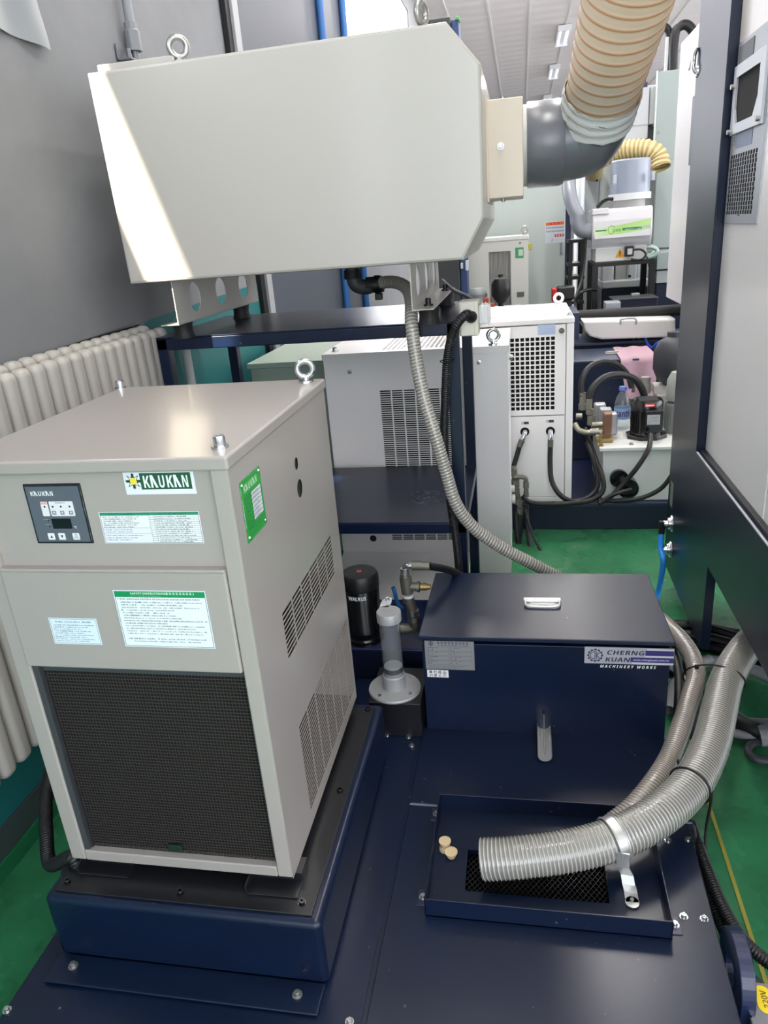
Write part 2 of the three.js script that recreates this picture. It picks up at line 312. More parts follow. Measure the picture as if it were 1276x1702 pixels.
{
  const a = [-1.325, 2.3884, -2.7987], b = [-1.325, 2.2165, -2.779], c = [-1.325, 2.171, -2.7777], z = b[2];
  const t = thing('conduit_pipe', 'grey conduit pipe running down the upper grey wall to a bracket', 'pipe', [-1.325, c[1], z]);
  part(t, 'pipe', cyl([-1.325, b[1] + 0.6, z], 0.016, 0.016, 1.2), P('#85898d', 0.4));
  part(t, 'coupling', lathe([-1.325, c[1], z], [[0.017, -0.01], [0.026, -0.01], [0.026, 0.05], [0.022, 0.055], [0.022, 0.075], [0.017, 0.08]]), P('#7c8084', 0.4));
  part(t, 'bracket', [bx(-1.352, -1.30, c[1] - 0.05, c[1] - 0.044, z - 0.035, z + 0.09, 0.001), bx(-1.352, -1.346, c[1] - 0.05, c[1] + 0.0, z - 0.035, z + 0.09, 0.001), cyl([-1.325, c[1] - 0.03, z], 0.012, 0.012, 0.05), cyl([-1.325, c[1] - 0.03, z + 0.05], 0.008, 0.008, 0.04)], P('#75797d', 0.4, { metalness: 0.3 }));
}
{
  // sagging clear plastic sheet at the top of the wall
  const g = new THREE.PlaneGeometry(1, 1, 30, 24), p = g.attributes.position;
  for (let i = 0; i < p.count; i++) {
    const u = p.getX(i) + 0.5, v = p.getY(i) + 0.5, z = -1.96 - u * (-1.96 - -2.2549), top = 2.6, bot = 2.0842 + (2.0684 - 2.0842) * u;
    p.setXYZ(i, -1.340 + 0.006 * Math.sin(u * 9 + v * 3) + 0.004 * Math.sin(v * 14 - u * 5), bot + (top - bot) * v, z);
  }
  g.computeVertexNormals();
  const back = g.clone(); back.translate(-0.0015, 0, 0);
  single('plastic_sheet', 'crumpled translucent plastic sheet hanging high on the grey wall', 'plastic sheet', mergeGeometries([g, back]), P('#a2a8ac', 0.4, { transmission: 0.45, thickness: 0, side: THREE.DoubleSide }));
}
for (const [px, lab] of [[533, 'blue air pipe at the near edge of the dark door leaf'], [571, 'blue air pipe standing closest to the bright windows']]) {
  const z = px === 533 ? -5.5788 : -6.3129;
  single('air_pipe', lab, 'pipe', cyl([-1.30, 2.2, z], 0.026, 0.026, 4.4, 16), M.bluePipe, 'blue air pipes on the wall');
}
// ---------- oil chillers ----------
function slots(s, u0, v0, cols, rows, cw, ch, pu, pv) { for (let i = 0; i < cols; i++) for (let j = 0; j < rows; j++) rectHole(s, u0 + i * pu, v0 + j * pv, u0 + i * pu + cw, v0 + j * pv + ch); }
const finTex = mapTex(64, (x, y) => { const v = (x % 8 < 3 ? 34 : 7) * (y % 16 < 2 ? 0.6 : 1); return [v, v, v + 2]; }, true); finTex.repeat.set(26, 26);
const fins = P('#ffffff', 0.55, { map: finTex, metalness: 0.4 });
function kaukan(x, w, h, ink, starBack) {   // the maker's word as cut letters: the A has no bar
  x.fillStyle = ink; x.font = `bold ${Math.round(h * 1.32)}px sans-serif`; x.textBaseline = 'alphabetic';
  const L = ['K', 'A', 'U', 'K', 'A', 'N']; let p = 0; const cw = w / 6;
  for (const c of L) {
    if (c === 'A') { x.beginPath(); x.moveTo(p + cw * 0.05, h); x.lineTo(p + cw * 0.05, 0); x.lineTo(p + cw * 0.4, 0); x.lineTo(p + cw * 0.95, h); x.lineTo(p + cw * 0.62, h); x.lineTo(p + cw * 0.32, h * 0.42); x.lineTo(p + cw * 0.32, h); x.closePath(); x.fill(); }
    else { x.save(); x.translate(p, h); const m = x.measureText(c).width; x.scale(cw * 0.94 / m, 1); x.fillText(c, 0, 0); x.restore(); }
    p += cw;
  }
}
function dots(x, list, r, ink) { x.fillStyle = ink; for (const [a, b] of list) { x.beginPath(); x.arc(a, b, r, 0, 7); x.fill(); } }
const X0 = -0.917, X1 = -0.443, YB = 0.353, YT = 1.183, ZF = -1.0, ZR = -1.59;
{
  const t = thing('oil_chiller', 'large beige oil chiller in the foreground with black filter mesh and green maker stickers', 'chiller', [-0.68, YB, -1.3]);
  // lid with a folded lip
  part(t, 'lid', [bx(-0.945, -0.440, 1.181, 1.204, -1.602, -0.996, 0.005, 3)], M.cream);
  const rb = [-0.9457, 1.204, -1.6205], fb = [-0.4703, 1.204, -1.0477];
  part(t, 'lid_bolt', socketBolt([rb[0] + 0.004, 1.204, rb[2] + 0.03], 0.0095, 'y', 0.018), M.steel);
  part(t, 'lid_bolt', [socketBolt([fb[0], 1.206, fb[2]], 0.0095, 'y', 0.018), cyl([fb[0], 1.205, fb[2]], 0.014, 0.014, 0.003)], M.steel);
  part(t, 'lifting_eye', eyebolt([-0.474, 1.204, -1.565], 0.0235, 0.25), M.steel);
  // front: posts, recessed control panel, proud lower panel, filter, bottom rail
  part(t, 'corner_post', bx(-0.474, X1, YB, 1.183, -1.03, ZF, 0.004), M.cream);
  part(t, 'corner_post', bx(X0, -0.884, YB, 1.183, -1.03, ZF, 0.004), M.cream);
  part(t, 'control_panel', bx(-0.886, -0.472, 1.0, 1.183, -1.03, -1.010, 0.003), M.cream);
  part(t, 'front_panel', [bx(-0.888, -0.4745, 0.817, 1.013, -1.02, -0.9965, 0.004, 3), bx(-0.888, -0.4745, 1.008, 1.0145, -1.02, -0.994, 0.003, 2)], M.cream);
  part(t, 'bottom_rail', bx(-0.884, -0.474, YB, 0.378, -1.03, ZF, 0.003), M.cream);
  part(t, 'filter_reveal', [bx(-0.884, -0.872, 0.378, 0.817, -1.035, -1.004, 0.001), bx(-0.880, -0.474, 0.80, 0.817, -1.04, -1.012, 0.001)], M.darkGray);
  {
    const g = [], n = 64, mm = 62, fx0 = -0.872, fx1 = -0.4745, fy0 = 0.378, fy1 = 0.813;
    for (let i = 0; i <= n; i++) { const x = fx0 + (fx1 - fx0) * i / n; g.push(new THREE.BoxGeometry(0.0017, fy1 - fy0, 0.001).translate(x, (fy0 + fy1) / 2, -1.016)); }
    for (let i = 0; i <= mm; i++) { const y = fy0 + (fy1 - fy0) * i / mm; g.push(new THREE.BoxGeometry(fx1 - fx0, 0.0024, 0.001).translate((fx0 + fx1) / 2, y, -1.0155)); }
    const f = part(t, 'filter_mesh', merge(g), P('#2f2b29', 0.65), 'black washable filter mesh'); f.userData.kind = 'stuff';
    part(t, 'filter_pad', bx(-0.873, -0.474, 0.378, 0.815, -1.03, -1.019, 0.001), P('#121010', 0.95));
    for (const q of [bx(-0.873, -0.868, 0.378, 0.815, -1.03, -1.010, 0.001), bx(-0.479, -0.4742, 0.378, 0.815, -1.03, -1.010, 0.001)]) part(t, 'filter_frame', q, P('#26262a', 0.5));
    part(t, 'filter_tab', bx(-0.7005, -0.6715, 0.386, 0.402, -1.016, -1.008, 0.002), P('#14281f', 0.5));
  }
  // right side with two fields of slots, two plugged holes, type plate
  const s = shape([[1.0, YB], [1.59, YB], [1.59, 1.183], [1.0, 1.183]]);
  slots(s, 1.139, 0.757, 6, 10, 0.058, 0.0070, 0.0632, 0.0101);
  slots(s, 1.142, 0.388, 7, 22, 0.057, 0.0067, 0.0622, 0.00965);
  roundHole(s, 1.331, 1.087, 0.0125); roundHole(s, 1.334, 1.034, 0.0185);
  part(t, 'side_panel', plateX(s, X1 + 0.0005, 0.0009), M.cream);
  part(t, 'condenser', bx(-0.60, -0.59, 0.37, 0.9, -1.57, -1.1, 0.001), fins); part(t, 'inner_wall', bx(-0.60, -0.45, 0.92, 0.925, -1.58, -1.07, 0.001), M.dark);
  part(t, 'hole_plug', [cyl([X1 - 0.004, 1.087, -1.331], 0.0125, 0.0125, 0.004, 24, 'x'), cyl([X1 - 0.004, 1.034, -1.334], 0.0185, 0.0185, 0.004, 24, 'x')], M.black);
  part(t, 'back_panel', bx(X0, X1 - 0.001, YB, 1.183, ZR, ZR + 0.004, 0.001), M.cream);
  part(t, 'side_panel', bx(X0, X0 + 0.003, YB, 1.183, ZR, -1.03, 0.001), M.cream);
  part(t, 'floor_pan', bx(X0 + 0.004, X1 - 0.003, YB, YB + 0.006, ZR + 0.004, -1.03, 0.001), M.darkGray);
  part(t, 'inner_wall', bx(-0.87, -0.5, 0.37, 1.17, -1.06, -1.035, 0.001), M.dark);
  // prints
  const typePlate = printed(200, 224, (x, w, h) => {
    x.fillStyle = '#2f9a44'; x.fillRect(0, 0, w, h); x.save(); x.translate(22, 18); kaukan(x, 140, 28, '#b7d7b6'); x.restore();
    x.fillStyle = '#d5d6e0'; x.fillRect(88, 62, 96, 108);
    x.strokeStyle = '#1c5e2a'; x.lineWidth = 2; for (let i = 0; i < 8; i++) { x.beginPath(); x.moveTo(14, 62 + i * 15.4); x.lineTo(184, 62 + i * 15.4); x.stroke(); fakeLine(x, 18, 73 + i * 15.4, 60, 9, 30 + i, '#175426'); if (i < 7) fakeLine(x, 94, 74 + i * 15.4, 60, 7, 60 + i, '#3c4a55'); }
    for (let i = 0; i < 3; i++) fakeLine(x, 18, 186 + i * 13, 160, 9, 90 + i, '#17642a');
  }, 0.35);
  const pl = sticker(t, 'type_plate', [X1 + 0.0018, 1.097, -1.0785], 0.092, 0.104, typePlate, 'x', 0.0012, 'green printed type plate');
  for (const [u, v] of [[-1, 1], [1, 1], [-1, -1], [1, -1]]) part(pl, 'rivet', cyl([X1 + 0.003, 1.097 + v * 0.045, -1.0785 + u * 0.040], 0.0032, 0.0022, 0.0026, 14, 'x'), M.steel);
  // control display
  const face = printed(416, 420, (x, w, h) => {
    x.fillStyle = '#59606a'; x.fillRect(0, 0, w, h); x.strokeStyle = '#1c2026'; x.lineWidth = 12; x.strokeRect(4, 4, w - 8, h - 8);
    x.save(); x.translate(38, 42); kaukan(x, 176, 34, '#dfe3e6'); x.restore();
    x.fillStyle = '#dcdde0'; x.beginPath(); x.roundRect(96, 116, 54, 106, 8); x.fill(); x.beginPath(); x.roundRect(160, 116, 180, 106, 8); x.fill();
    x.strokeStyle = '#c33'; x.lineWidth = 2; x.strokeRect(97, 117, 52, 18); x.fillStyle = '#c0392b'; x.font = 'bold 13px sans-serif'; x.fillText('ALARM', 100, 131); x.fillStyle = '#3c4248'; x.font = '14px sans-serif'; x.fillText('NORMALITY', 208, 132);
    dots(x, [[123, 154], [184, 154], [245, 154], [310, 154]], 7, '#1b1d20');
    for (const k of [184, 245, 310]) { x.fillStyle = '#777d83'; x.fillRect(k - 15, 184, 30, 28); x.fillStyle = '#c6c9cc'; x.fillRect(k - 8, 190, 16, 14); }
    x.fillStyle = '#101215'; x.fillRect(148, 240, 146, 74); dots(x, [[125, 254], [125, 297]], 6, '#1b1d20'); fakeLine(x, 82, 248, 50, 8, 3, '#aeb4ba'); fakeLine(x, 90, 286, 40, 8, 4, '#aeb4ba');
    x.fillStyle = '#d7dbde'; x.font = 'bold 24px sans-serif'; x.fillText('\u00b0C', 304, 312);
    for (const k of [92, 172, 280]) { x.fillStyle = '#dfe2e4'; x.beginPath(); x.roundRect(k, 346, 52, 50, 6); x.fill(); }
    x.fillStyle = '#17191c'; x.beginPath(); x.moveTo(108, 382); x.lineTo(128, 382); x.lineTo(118, 362); x.fill(); x.beginPath(); x.moveTo(188, 362); x.lineTo(208, 362); x.lineTo(198, 382); x.fill(); fakeLine(x, 286, 384, 40, 9, 9, '#4a5056'); x.strokeStyle = '#6b7076'; x.lineWidth = 3; x.strokeRect(299, 354, 14, 16);
  }, 0.3);
  const bz = part(t, 'controller', bx(-0.808, -0.703, 1.0555, 1.162, -1.02, -1.0085, 0.002), M.black, 'grey digital temperature controller with small black display');
  sticker(bz, 'controller_face', [-0.7555, 1.1087, -1.0079], 0.1015, 0.1030, face);
  const badge = printed(480, 176, (x, w, h) => {
    x.fillStyle = '#d9dfe6'; x.fillRect(0, 0, w, h); x.fillStyle = '#1c5237'; x.fillRect(112, 30, 346, 112); x.save(); x.translate(126, 44); kaukan(x, 318, 86, '#e7ecef'); x.restore();
    x.translate(64, 84); for (let i = 0; i < 8; i++) { x.rotate(Math.PI / 4); x.fillStyle = i % 2 ? '#173a2a' : '#e8edf0'; x.fillRect(-9, -50, 18, 34); x.strokeStyle = '#1c3a2c'; x.lineWidth = 4; x.beginPath(); x.moveTo(-10, -20); x.lineTo(0, -52); x.lineTo(10, -20); x.stroke(); }
    x.fillStyle = '#e7d23a'; x.beginPath(); x.arc(0, 0, 24, 0, 7); x.fill();
  });
  sticker(t, 'maker_badge', [-0.5645, 1.1625, -1.0094], 0.120, 0.0430, badge);
  const tableDraw = (x, w, h) => {
    x.fillStyle = '#dfe3e6'; x.fillRect(0, 0, w, h); x.fillStyle = '#1f8a62'; x.fillRect(8, 6, w - 16, 26); x.strokeStyle = '#3d4a55'; x.lineWidth = 3; x.strokeRect(8, 6, w - 16, h - 12);
    const mid = w * 0.5; x.fillStyle = '#dcdff0'; x.fillRect(10, 150, mid - 10, h - 162); x.lineWidth = 2; for (const v of [32, 150, 206]) { x.beginPath(); x.moveTo(8, v); x.lineTo(mid, v); x.stroke(); }
    x.beginPath(); x.moveTo(mid, 6); x.lineTo(mid, h - 6); x.moveTo(mid + 44, 32); x.lineTo(mid + 44, h - 6); x.stroke();
    fakeLine(x, 80, 26, 230, 14, 1, '#0d5138'); fakeLine(x, mid + 90, 26, 230, 14, 2, '#0d5138');
    for (let i = 0; i < 6; i++) fakeLine(x, 26, 51 + i * 19, 330 - (i % 3) * 30, 13, 5 + i); for (let i = 0; i < 2; i++) fakeLine(x, 22, 172 + i * 21, 250, 13, 15 + i); for (let i = 0; i < 3; i++) fakeLine(x, 26, 228 + i * 21, 340 - i * 60, 13, 18 + i);
    for (let i = 0; i < 13; i++) { const y = 32 + (i + 1) * (h - 40) / 13; x.beginPath(); x.moveTo(mid, y); x.lineTo(w - 8, y); x.stroke(); fakeLine(x, mid + 52, y - 4, 240, 13, 40 + i); fakeLine(x, mid + 292, y - 3, 40 + (i * 37) % 70, 16, 70 + i, '#0c0f12'); }
  };
  sticker(t, 'fault_table_sticker', [-0.5945, 1.0835, -1.0094], 0.175, 0.0555, printed(900, 300, tableDraw));
  const safety = (x, w, h) => {
    x.fillStyle = '#dfeaf0'; x.fillRect(0, 0, w, h); x.strokeStyle = '#2b4a52'; x.lineWidth = 5; x.strokeRect(12, 12, w - 24, h - 24); x.fillStyle = '#0e8a50'; x.fillRect(12, 12, w - 24, 66);
    x.fillStyle = '#eaf5ee'; x.font = 'bold 33px serif'; x.fillText('SAFETY INSTRUCTIONS (', 190, 46); const r = rng(8); for (let i = 0; i < 8; i++) blob(x, 585 + i * 37, 18, 30, i + 3, '#d5eede'); x.fillText(')', 884, 46); fakeLine(x, 190, 68, 330, 14, 2, '#bfe3cd');
    const line = (y, a, b, s, dark) => fakeLine(x, a, y, b, 22, s, dark ? '#20282e' : '#566068');
    x.fillStyle = '#20282e'; x.font = 'bold 25px serif'; x.fillText('1. Read, understand and follow all instructions manuals and labels before', 30, 108, 920);
    const rows = [[0, 900, 1], [0, 700, 1], [0, 880, 0], [-12, 600, 0], [0, 520, 1], [0, 590, 1], [0, 640, 0], [-12, 940, 1], [0, 470, 1], [0, 900, 1], [0, 780, 0], [0, 900, 0], [0, 860, 0], null, [0, 880, 1], [60, 760, 0]];
    rows.forEach((q, i) => q && line(144 + i * 31, 62 + q[0], q[1], 100 + i, q[2]));
  };
  sticker(t, 'safety_sticker', [-0.597, 0.9215, -0.9955], 0.166, 0.109, printed(1024, 672, safety));
  sticker(t, 'notice_sticker', [-0.770, 0.8945, -0.9955], 0.092, 0.052, printed(460, 260, (x, w, h) => { x.fillStyle = '#d6e4ec'; x.fillRect(0, 0, w, h); x.strokeStyle = '#4e6a86'; x.lineWidth = 3; x.strokeRect(10, 10, w - 20, h - 20); fakeLine(x, 50, 44, 360, 22, 1, '#3a5878'); for (let i = 0; i < 9; i++) fakeLine(x, 26, 74 + i * 20, 400 - (i * 67) % 150, 15, 3 + i, i % 3 ? '#54708c' : '#2e4c6c'); }));
}
function blob(x, px, py, s, seed, ink) {   // a printed sign too small to read: a few crossed strokes
  const r = rng(seed); x.strokeStyle = ink; x.lineWidth = s * 0.11; x.beginPath();
  for (let i = 0; i < 3; i++) { const y = py + s * (0.15 + 0.33 * i); x.moveTo(px + s * 0.08, y); x.lineTo(px + s * 0.92, y + s * 0.06 * (r() - 0.5)); }
  for (let i = 0; i < 2; i++) { const q = px + s * (0.25 + 0.4 * i + 0.15 * r()); x.moveTo(q, py + s * 0.05); x.lineTo(q + s * 0.1 * (r() - 0.5), py + s * 0.98); } x.stroke();
}
// ---------- sheet metal pedestal under the foreground chiller ----------
{
  const t = thing('chiller_pedestal', 'navy sheet metal pedestal carrying the beige chiller, bolted flange in front', 'pedestal', [-0.66, 0.165, -1.25]);
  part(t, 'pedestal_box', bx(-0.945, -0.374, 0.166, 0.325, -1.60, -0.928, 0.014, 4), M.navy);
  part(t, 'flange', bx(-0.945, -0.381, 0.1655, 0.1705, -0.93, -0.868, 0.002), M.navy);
  part(t, 'cover_plate', bx(-0.925, -0.394, 0.3245, 0.3285, -1.575, -0.944, 0.0015), M.blackPlate, 'black cover plate screwed on top');
  for (const p of [[-0.9118, 0.328, -0.9654], [-0.6659, 0.328, -0.9656], [-0.4193, 0.328, -0.9687], [-0.4148, 0.328, -1.2662], [-0.4098, 0.328, -1.5675]]) part(t, 'socket_bolt', socketBolt(p, 0.0058), M.blackGloss);
  part(t, 'flange_bolt', hexBolt([-0.8997, 0.171, -0.9038], 0.0065), M.zinc); part(t, 'flange_bolt', hexBolt([-0.4281, 0.171, -0.9001], 0.0065), M.zinc);
  part(t, 'face_bolt', hexBolt([-0.4162, 0.2083, -0.928], 0.006, 'z', 0.005), M.navyDark);
  const foot = (a, b, c) => { part(t, 'foot_bracket', [bx(a, b, 0.3285, 0.3325, -1.055, c, 0.001), bx(a, b, 0.3285, 0.352, -1.055, -1.015, 0.002), bx(a, a + 0.004, 0.329, 0.351, -1.055, c, 0.001)], M.blackPlate); };
  foot(-0.535, -0.43, -0.975); foot(-0.90, -0.79, -0.985);
  part(t, 'cable_grommet', lathe([-0.915, 0.300, -1.01], [[0.018, -0.005], [0.034, -0.005], [0.036, 0.02], [0.03, 0.028], [0.018, 0.028]], 28), M.rubber);
}
single('black_conduit', 'black corrugated conduit bending down into the pedestal corner beside the beige chiller', 'conduit', ribbed([[-1.30, 0.40, -1.95], [-1.2, 0.62, -1.6], [-1.1673, 0.3269, -1.3], [-1.117, 0.3227, -1.2], [-1.0543, 0.3081, -1.1], [-1.0111, 0.2878, -1.04], [-0.922, 0.345, -1.01], [-0.915, 0.31, -1.01]], 0.0135, 0.0055, 0.12, '#16171a', '#0b0c0d', 0, 5, 14, 1), M.hoseMatt);
// ---------- coolant tank with its filter box, tray and covers ----------
const { FontLoader } = await import('three/addons/loaders/FontLoader.js');
const { TextGeometry } = await import('three/addons/geometries/TextGeometry.js');
const bold = await new FontLoader().loadAsync('fonts/droid/droid_sans_bold.typeface.json');
function letters(text, size, depth, width, slant = 0) {
  const g = new TextGeometry(text, { font: bold, size, depth, curveSegments: 4 }); g.computeBoundingBox(); const w = g.boundingBox.max.x - g.boundingBox.min.x;
  g.translate(-g.boundingBox.min.x, 0, 0); g.scale(width / w, 1, 1); if (slant) g.applyMatrix4(new THREE.Matrix4().makeShear(0, 0, slant, 0, 0, 0)); return g;
}
const TF = -1.71, TR = 0.362;
{
  const t = thing('coolant_tank', 'low wide navy coolant tank with bolted cover plates and a lidded filter box', 'tank', [-0.3, 0, -1.4]);
  const hx0 = -0.137, hx1 = 0.172, hz0 = 1.165, hz1 = 1.285;
  const body = shape([[-0.992, 0.55], [TR - 0.004, 0.55], [TR - 0.004, 2.3], [-0.992, 2.3]]);
  rectHole(body, hx0, hz0, hx1, hz1);
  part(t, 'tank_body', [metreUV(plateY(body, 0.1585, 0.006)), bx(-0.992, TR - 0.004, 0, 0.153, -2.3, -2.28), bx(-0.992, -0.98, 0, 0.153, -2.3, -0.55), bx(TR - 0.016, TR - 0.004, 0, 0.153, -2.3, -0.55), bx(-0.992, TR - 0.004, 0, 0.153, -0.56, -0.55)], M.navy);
  part(t, 'sump_floor', bx(-0.98, TR - 0.016, 0.02, 0.03, -2.28, -0.56), M.dark);
  const front = shape([[-0.292, 0.55], [TR, 0.55], [TR + 0.008, 1.412], [-0.286, 1.412]]); rectHole(front, hx0, hz0, hx1, hz1);
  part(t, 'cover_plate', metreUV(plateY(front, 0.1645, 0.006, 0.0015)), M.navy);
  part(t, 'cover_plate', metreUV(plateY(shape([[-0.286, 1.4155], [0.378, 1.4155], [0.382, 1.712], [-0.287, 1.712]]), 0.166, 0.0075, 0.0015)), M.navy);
  part(t, 'seam_lip', bx(-0.286, 0.378, 0.1645, 0.1672, -1.4155, -1.410, 0.0012), P('#6b7590', 0.4));
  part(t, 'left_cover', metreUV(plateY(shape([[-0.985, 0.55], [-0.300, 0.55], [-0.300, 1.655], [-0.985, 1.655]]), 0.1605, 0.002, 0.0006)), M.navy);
  // filter box and its sloping lid
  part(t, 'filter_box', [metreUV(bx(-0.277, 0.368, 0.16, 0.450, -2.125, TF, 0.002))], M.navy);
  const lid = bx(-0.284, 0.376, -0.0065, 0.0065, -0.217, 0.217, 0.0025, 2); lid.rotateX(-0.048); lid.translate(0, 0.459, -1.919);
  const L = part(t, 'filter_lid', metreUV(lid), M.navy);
  {
    const c = [0.0507, 0.466, -1.9149], z = c[2], x = c[0], y = 0.4662 + 0.048 * (z + 1.919);
    const base = bx(-0.053, 0.053, -0.001, 0.0015, -0.036, 0.014, 0.0007); base.rotateX(-0.048); base.translate(x, y, z);
    const rim = []; const ring = [[-0.049, 0.012], [-0.047, 0.034], [-0.040, 0.040], [0.040, 0.040], [0.047, 0.034], [0.049, 0.012]];
    rim.push(cable(ring.map(([u, v]) => [x + u, y + 0.0065 - 0.02 * (v - 0.012), z - 0.012 + v]), 0.0036, 48));
    const h = part(L, 'lid_handle', [base, cyl([x, y + 0.006, z - 0.003], 0.0045, 0.0045, 0.1, 14, 'x'), ...rim, bx(x - 0.036, x + 0.036, y + 0.001, y + 0.004, z - 0.02, z + 0.008, 0.001)], M.brightSteel, 'bright steel chest handle');
    for (const u of [-0.022, 0.022]) part(L, 'rivet', cyl([x + u, y + 0.003, z - 0.021], 0.004, 0.003, 0.003, 14), M.steel);
  }
  // plates and stickers on the front of the filter box
  const silver = printed(560, 330, (x, w, h) => {
    x.fillStyle = '#9fa1a3'; x.fillRect(0, 0, w, h); x.strokeStyle = '#8a8c90'; x.lineWidth = 3; x.strokeRect(6, 6, w - 12, h - 12); x.strokeStyle = '#2a2f48'; x.lineWidth = 5; x.beginPath(); x.arc(72, 32, 24, 0, 7); x.stroke(); x.beginPath(); x.arc(72, 32, 11, 0, 7); x.moveTo(72, 12); x.lineTo(72, 52); x.stroke();
    for (let i = 0; i < 9; i++) blob(x, 142 + i * 41, 8, 28, i + 20, '#33384c'); fakeLine(x, 140, 56, 360, 14, 3, '#33384c');
    x.strokeStyle = '#6f7277'; x.lineWidth = 2; for (let i = 0; i < 4; i++) { const y = 76 + i * 52; x.strokeRect(20, y - 6, 250, 46); x.strokeRect(282, y - 6, 250, 46); fakeLine(x, 28, y + 6, 120, 11, 4 + i, '#42464c'); fakeLine(x, 290, y + 6, 120, 11, 14 + i, '#42464c'); dots(x, [[40, y + 26], [86 - i * 6, y + 26], [298, y + 26], [330 + i * 8, y + 26]], 5, '#1d2024'); }
    for (let i = 0; i < 3; i++) fakeLine(x, 40, 290 + i * 14, 420 - i * 60, 9, 30 + i, '#5b6066');
  }, 0.4, { metalness: 0.5 });
  const cx = (a, b) => (a + b) / 2, A = [-0.269, 0.4576, -1.71], B = [-0.1348, 0.3675, -1.71];
  sticker(t, 'name_plate', [cx(A[0], B[0]), cx(A[1], B[1]), TF + 0.0006], B[0] - A[0], A[1] - B[1], silver, 'z', 0.001, 'silver printed data plate');
  const C = [-0.2667, 0.3645, -1.71], D = [-0.2077, 0.3414, -1.71];
  // eight signs: patented product, copies will be prosecuted
  const sign = {
    a: [[1, 1, 9, 1], [5, 0, 5, 6], [2, 2, 8, 2], [2, 2, 2, 5], [8, 2, 8, 5], [2, 3.5, 8, 3.5], [2, 5, 8, 5], [1, 6.3, 9, 6.3], [1, 7.5, 9, 7.5], [7, 6.5, 7, 10], [7, 10, 6, 9.5], [3, 8, 4, 9]],
    b: [[4.5, 0.5, 1, 1.5], [0.5, 3.5, 5.5, 3.5], [3, 1, 3, 10], [3, 3.8, 0.5, 7], [3, 4, 5.3, 6], [7, 1, 7, 6.5], [9.3, 0.3, 9.3, 9.8], [9.3, 9.8, 8, 9.3]],
    c: [[5, 0, 5, 1.2], [1.5, 1.4, 8.5, 1.4], [3.3, 2, 3.8, 3], [6.8, 2, 6.2, 3], [1, 3.5, 9, 3.5], [1.6, 3.5, 0.6, 9.8], [3, 5.2, 8.6, 5.2], [3.2, 4.2, 2.6, 6], [5.6, 4, 5.6, 9.6], [3, 7.3, 8.4, 7.3], [2, 9.6, 9.4, 9.6]],
    d: [[3, 0.5, 7, 0.5], [3, 0.5, 3, 4], [7, 0.5, 7, 4], [3, 4, 7, 4], [0.7, 5.3, 4.2, 5.3], [0.7, 5.3, 0.7, 9.7], [4.2, 5.3, 4.2, 9.7], [0.7, 9.7, 4.2, 9.7], [5.8, 5.3, 9.3, 5.3], [5.8, 5.3, 5.8, 9.7], [9.3, 5.3, 9.3, 9.7], [5.8, 9.7, 9.3, 9.7]],
    e: [[3, 0.5, 0.7, 5], [2, 3.5, 2, 9.8], [4.2, 1.5, 9, 1.5], [6, 1.5, 3.6, 9.5], [9, 1.5, 7.6, 4.5], [7.6, 4.5, 9.4, 4.6], [9.4, 4.6, 8.8, 9], [8.8, 9, 7.4, 8.6]],
    f: [[1.5, 0.6, 8.5, 0.6], [1.5, 0.6, 1.5, 3.8], [8.5, 0.6, 8.5, 3.8], [3, 1.8, 7, 1.8], [3, 3, 7, 3], [2.4, 4.6, 7.6, 4.6], [2.4, 4.6, 2.4, 9.8], [7.6, 4.6, 7.6, 9.8], [2.4, 6.3, 7.6, 6.3], [2.4, 8, 7.6, 8], [2.4, 9.8, 7.6, 9.8]],
    g: [[1.5, 4.5, 0.6, 7.5], [3, 2.5, 3.2, 8], [3.2, 8, 4.4, 9.2], [4.4, 9.2, 8, 9.2], [8, 9.2, 8.2, 7.4], [4.6, 0.6, 5.8, 2.6], [8.4, 1, 2.4, 8.6], [8.6, 4, 9.6, 6.2]],
    h: [[5, 0, 5, 1.2], [1, 1.5, 9, 1.5], [1, 1.5, 0.8, 3], [9, 1.5, 9, 2.8], [3.8, 2.2, 2, 4], [6.2, 2.2, 8.4, 3.8], [2, 5.6, 7, 5.6], [4.2, 4.2, 3.8, 7.5], [3.8, 7.5, 1, 9.8], [7, 5.6, 6.8, 9], [6.8, 9, 9.4, 9.2], [9.4, 9.2, 9.5, 7.8]],
  };
  sticker(t, 'warning_sticker', [cx(C[0], D[0]), cx(C[1], D[1]), TF + 0.0006], D[0] - C[0], C[1] - D[1], printed(330, 140, (x, w, h) => {
    x.fillStyle = '#e4e5e6'; x.fillRect(0, 0, w, h); x.strokeStyle = '#101114'; x.lineWidth = 5.5; 'abcd'.split('').forEach((k, i) => glyph(i, 0, k)); 'efgh'.split('').forEach((k, i) => glyph(i, 1, k));
    function glyph(i, j, k) { x.beginPath(); for (const [a, b, c, d] of sign[k]) { x.moveTo(28 + i * 71 + a * 5.8, 10 + j * 64 + b * 5.7); x.lineTo(28 + i * 71 + c * 5.8, 10 + j * 64 + d * 5.7); } x.stroke(); }
  }), 'z', 0.0006, 'small white sticker with eight black characters');
  const E1 = [0.1539, 0.4577, -1.71], F1 = [0.3766, 0.3995, -1.71], px = cx(E1[0], F1[0]), py = 0.4266, pw = F1[0] - E1[0], ph = pw * 0.225;
  const plaque = part(t, 'maker_plaque', bx(px - pw / 2, px + pw / 2, py - ph / 2, py + ph / 2, TF, TF + 0.0014, 0.0005), printed(64, 64, (x) => { x.fillStyle = '#a9abae'; x.fillRect(0, 0, 64, 64); }, 0.4), 'silver and purple maker plaque');
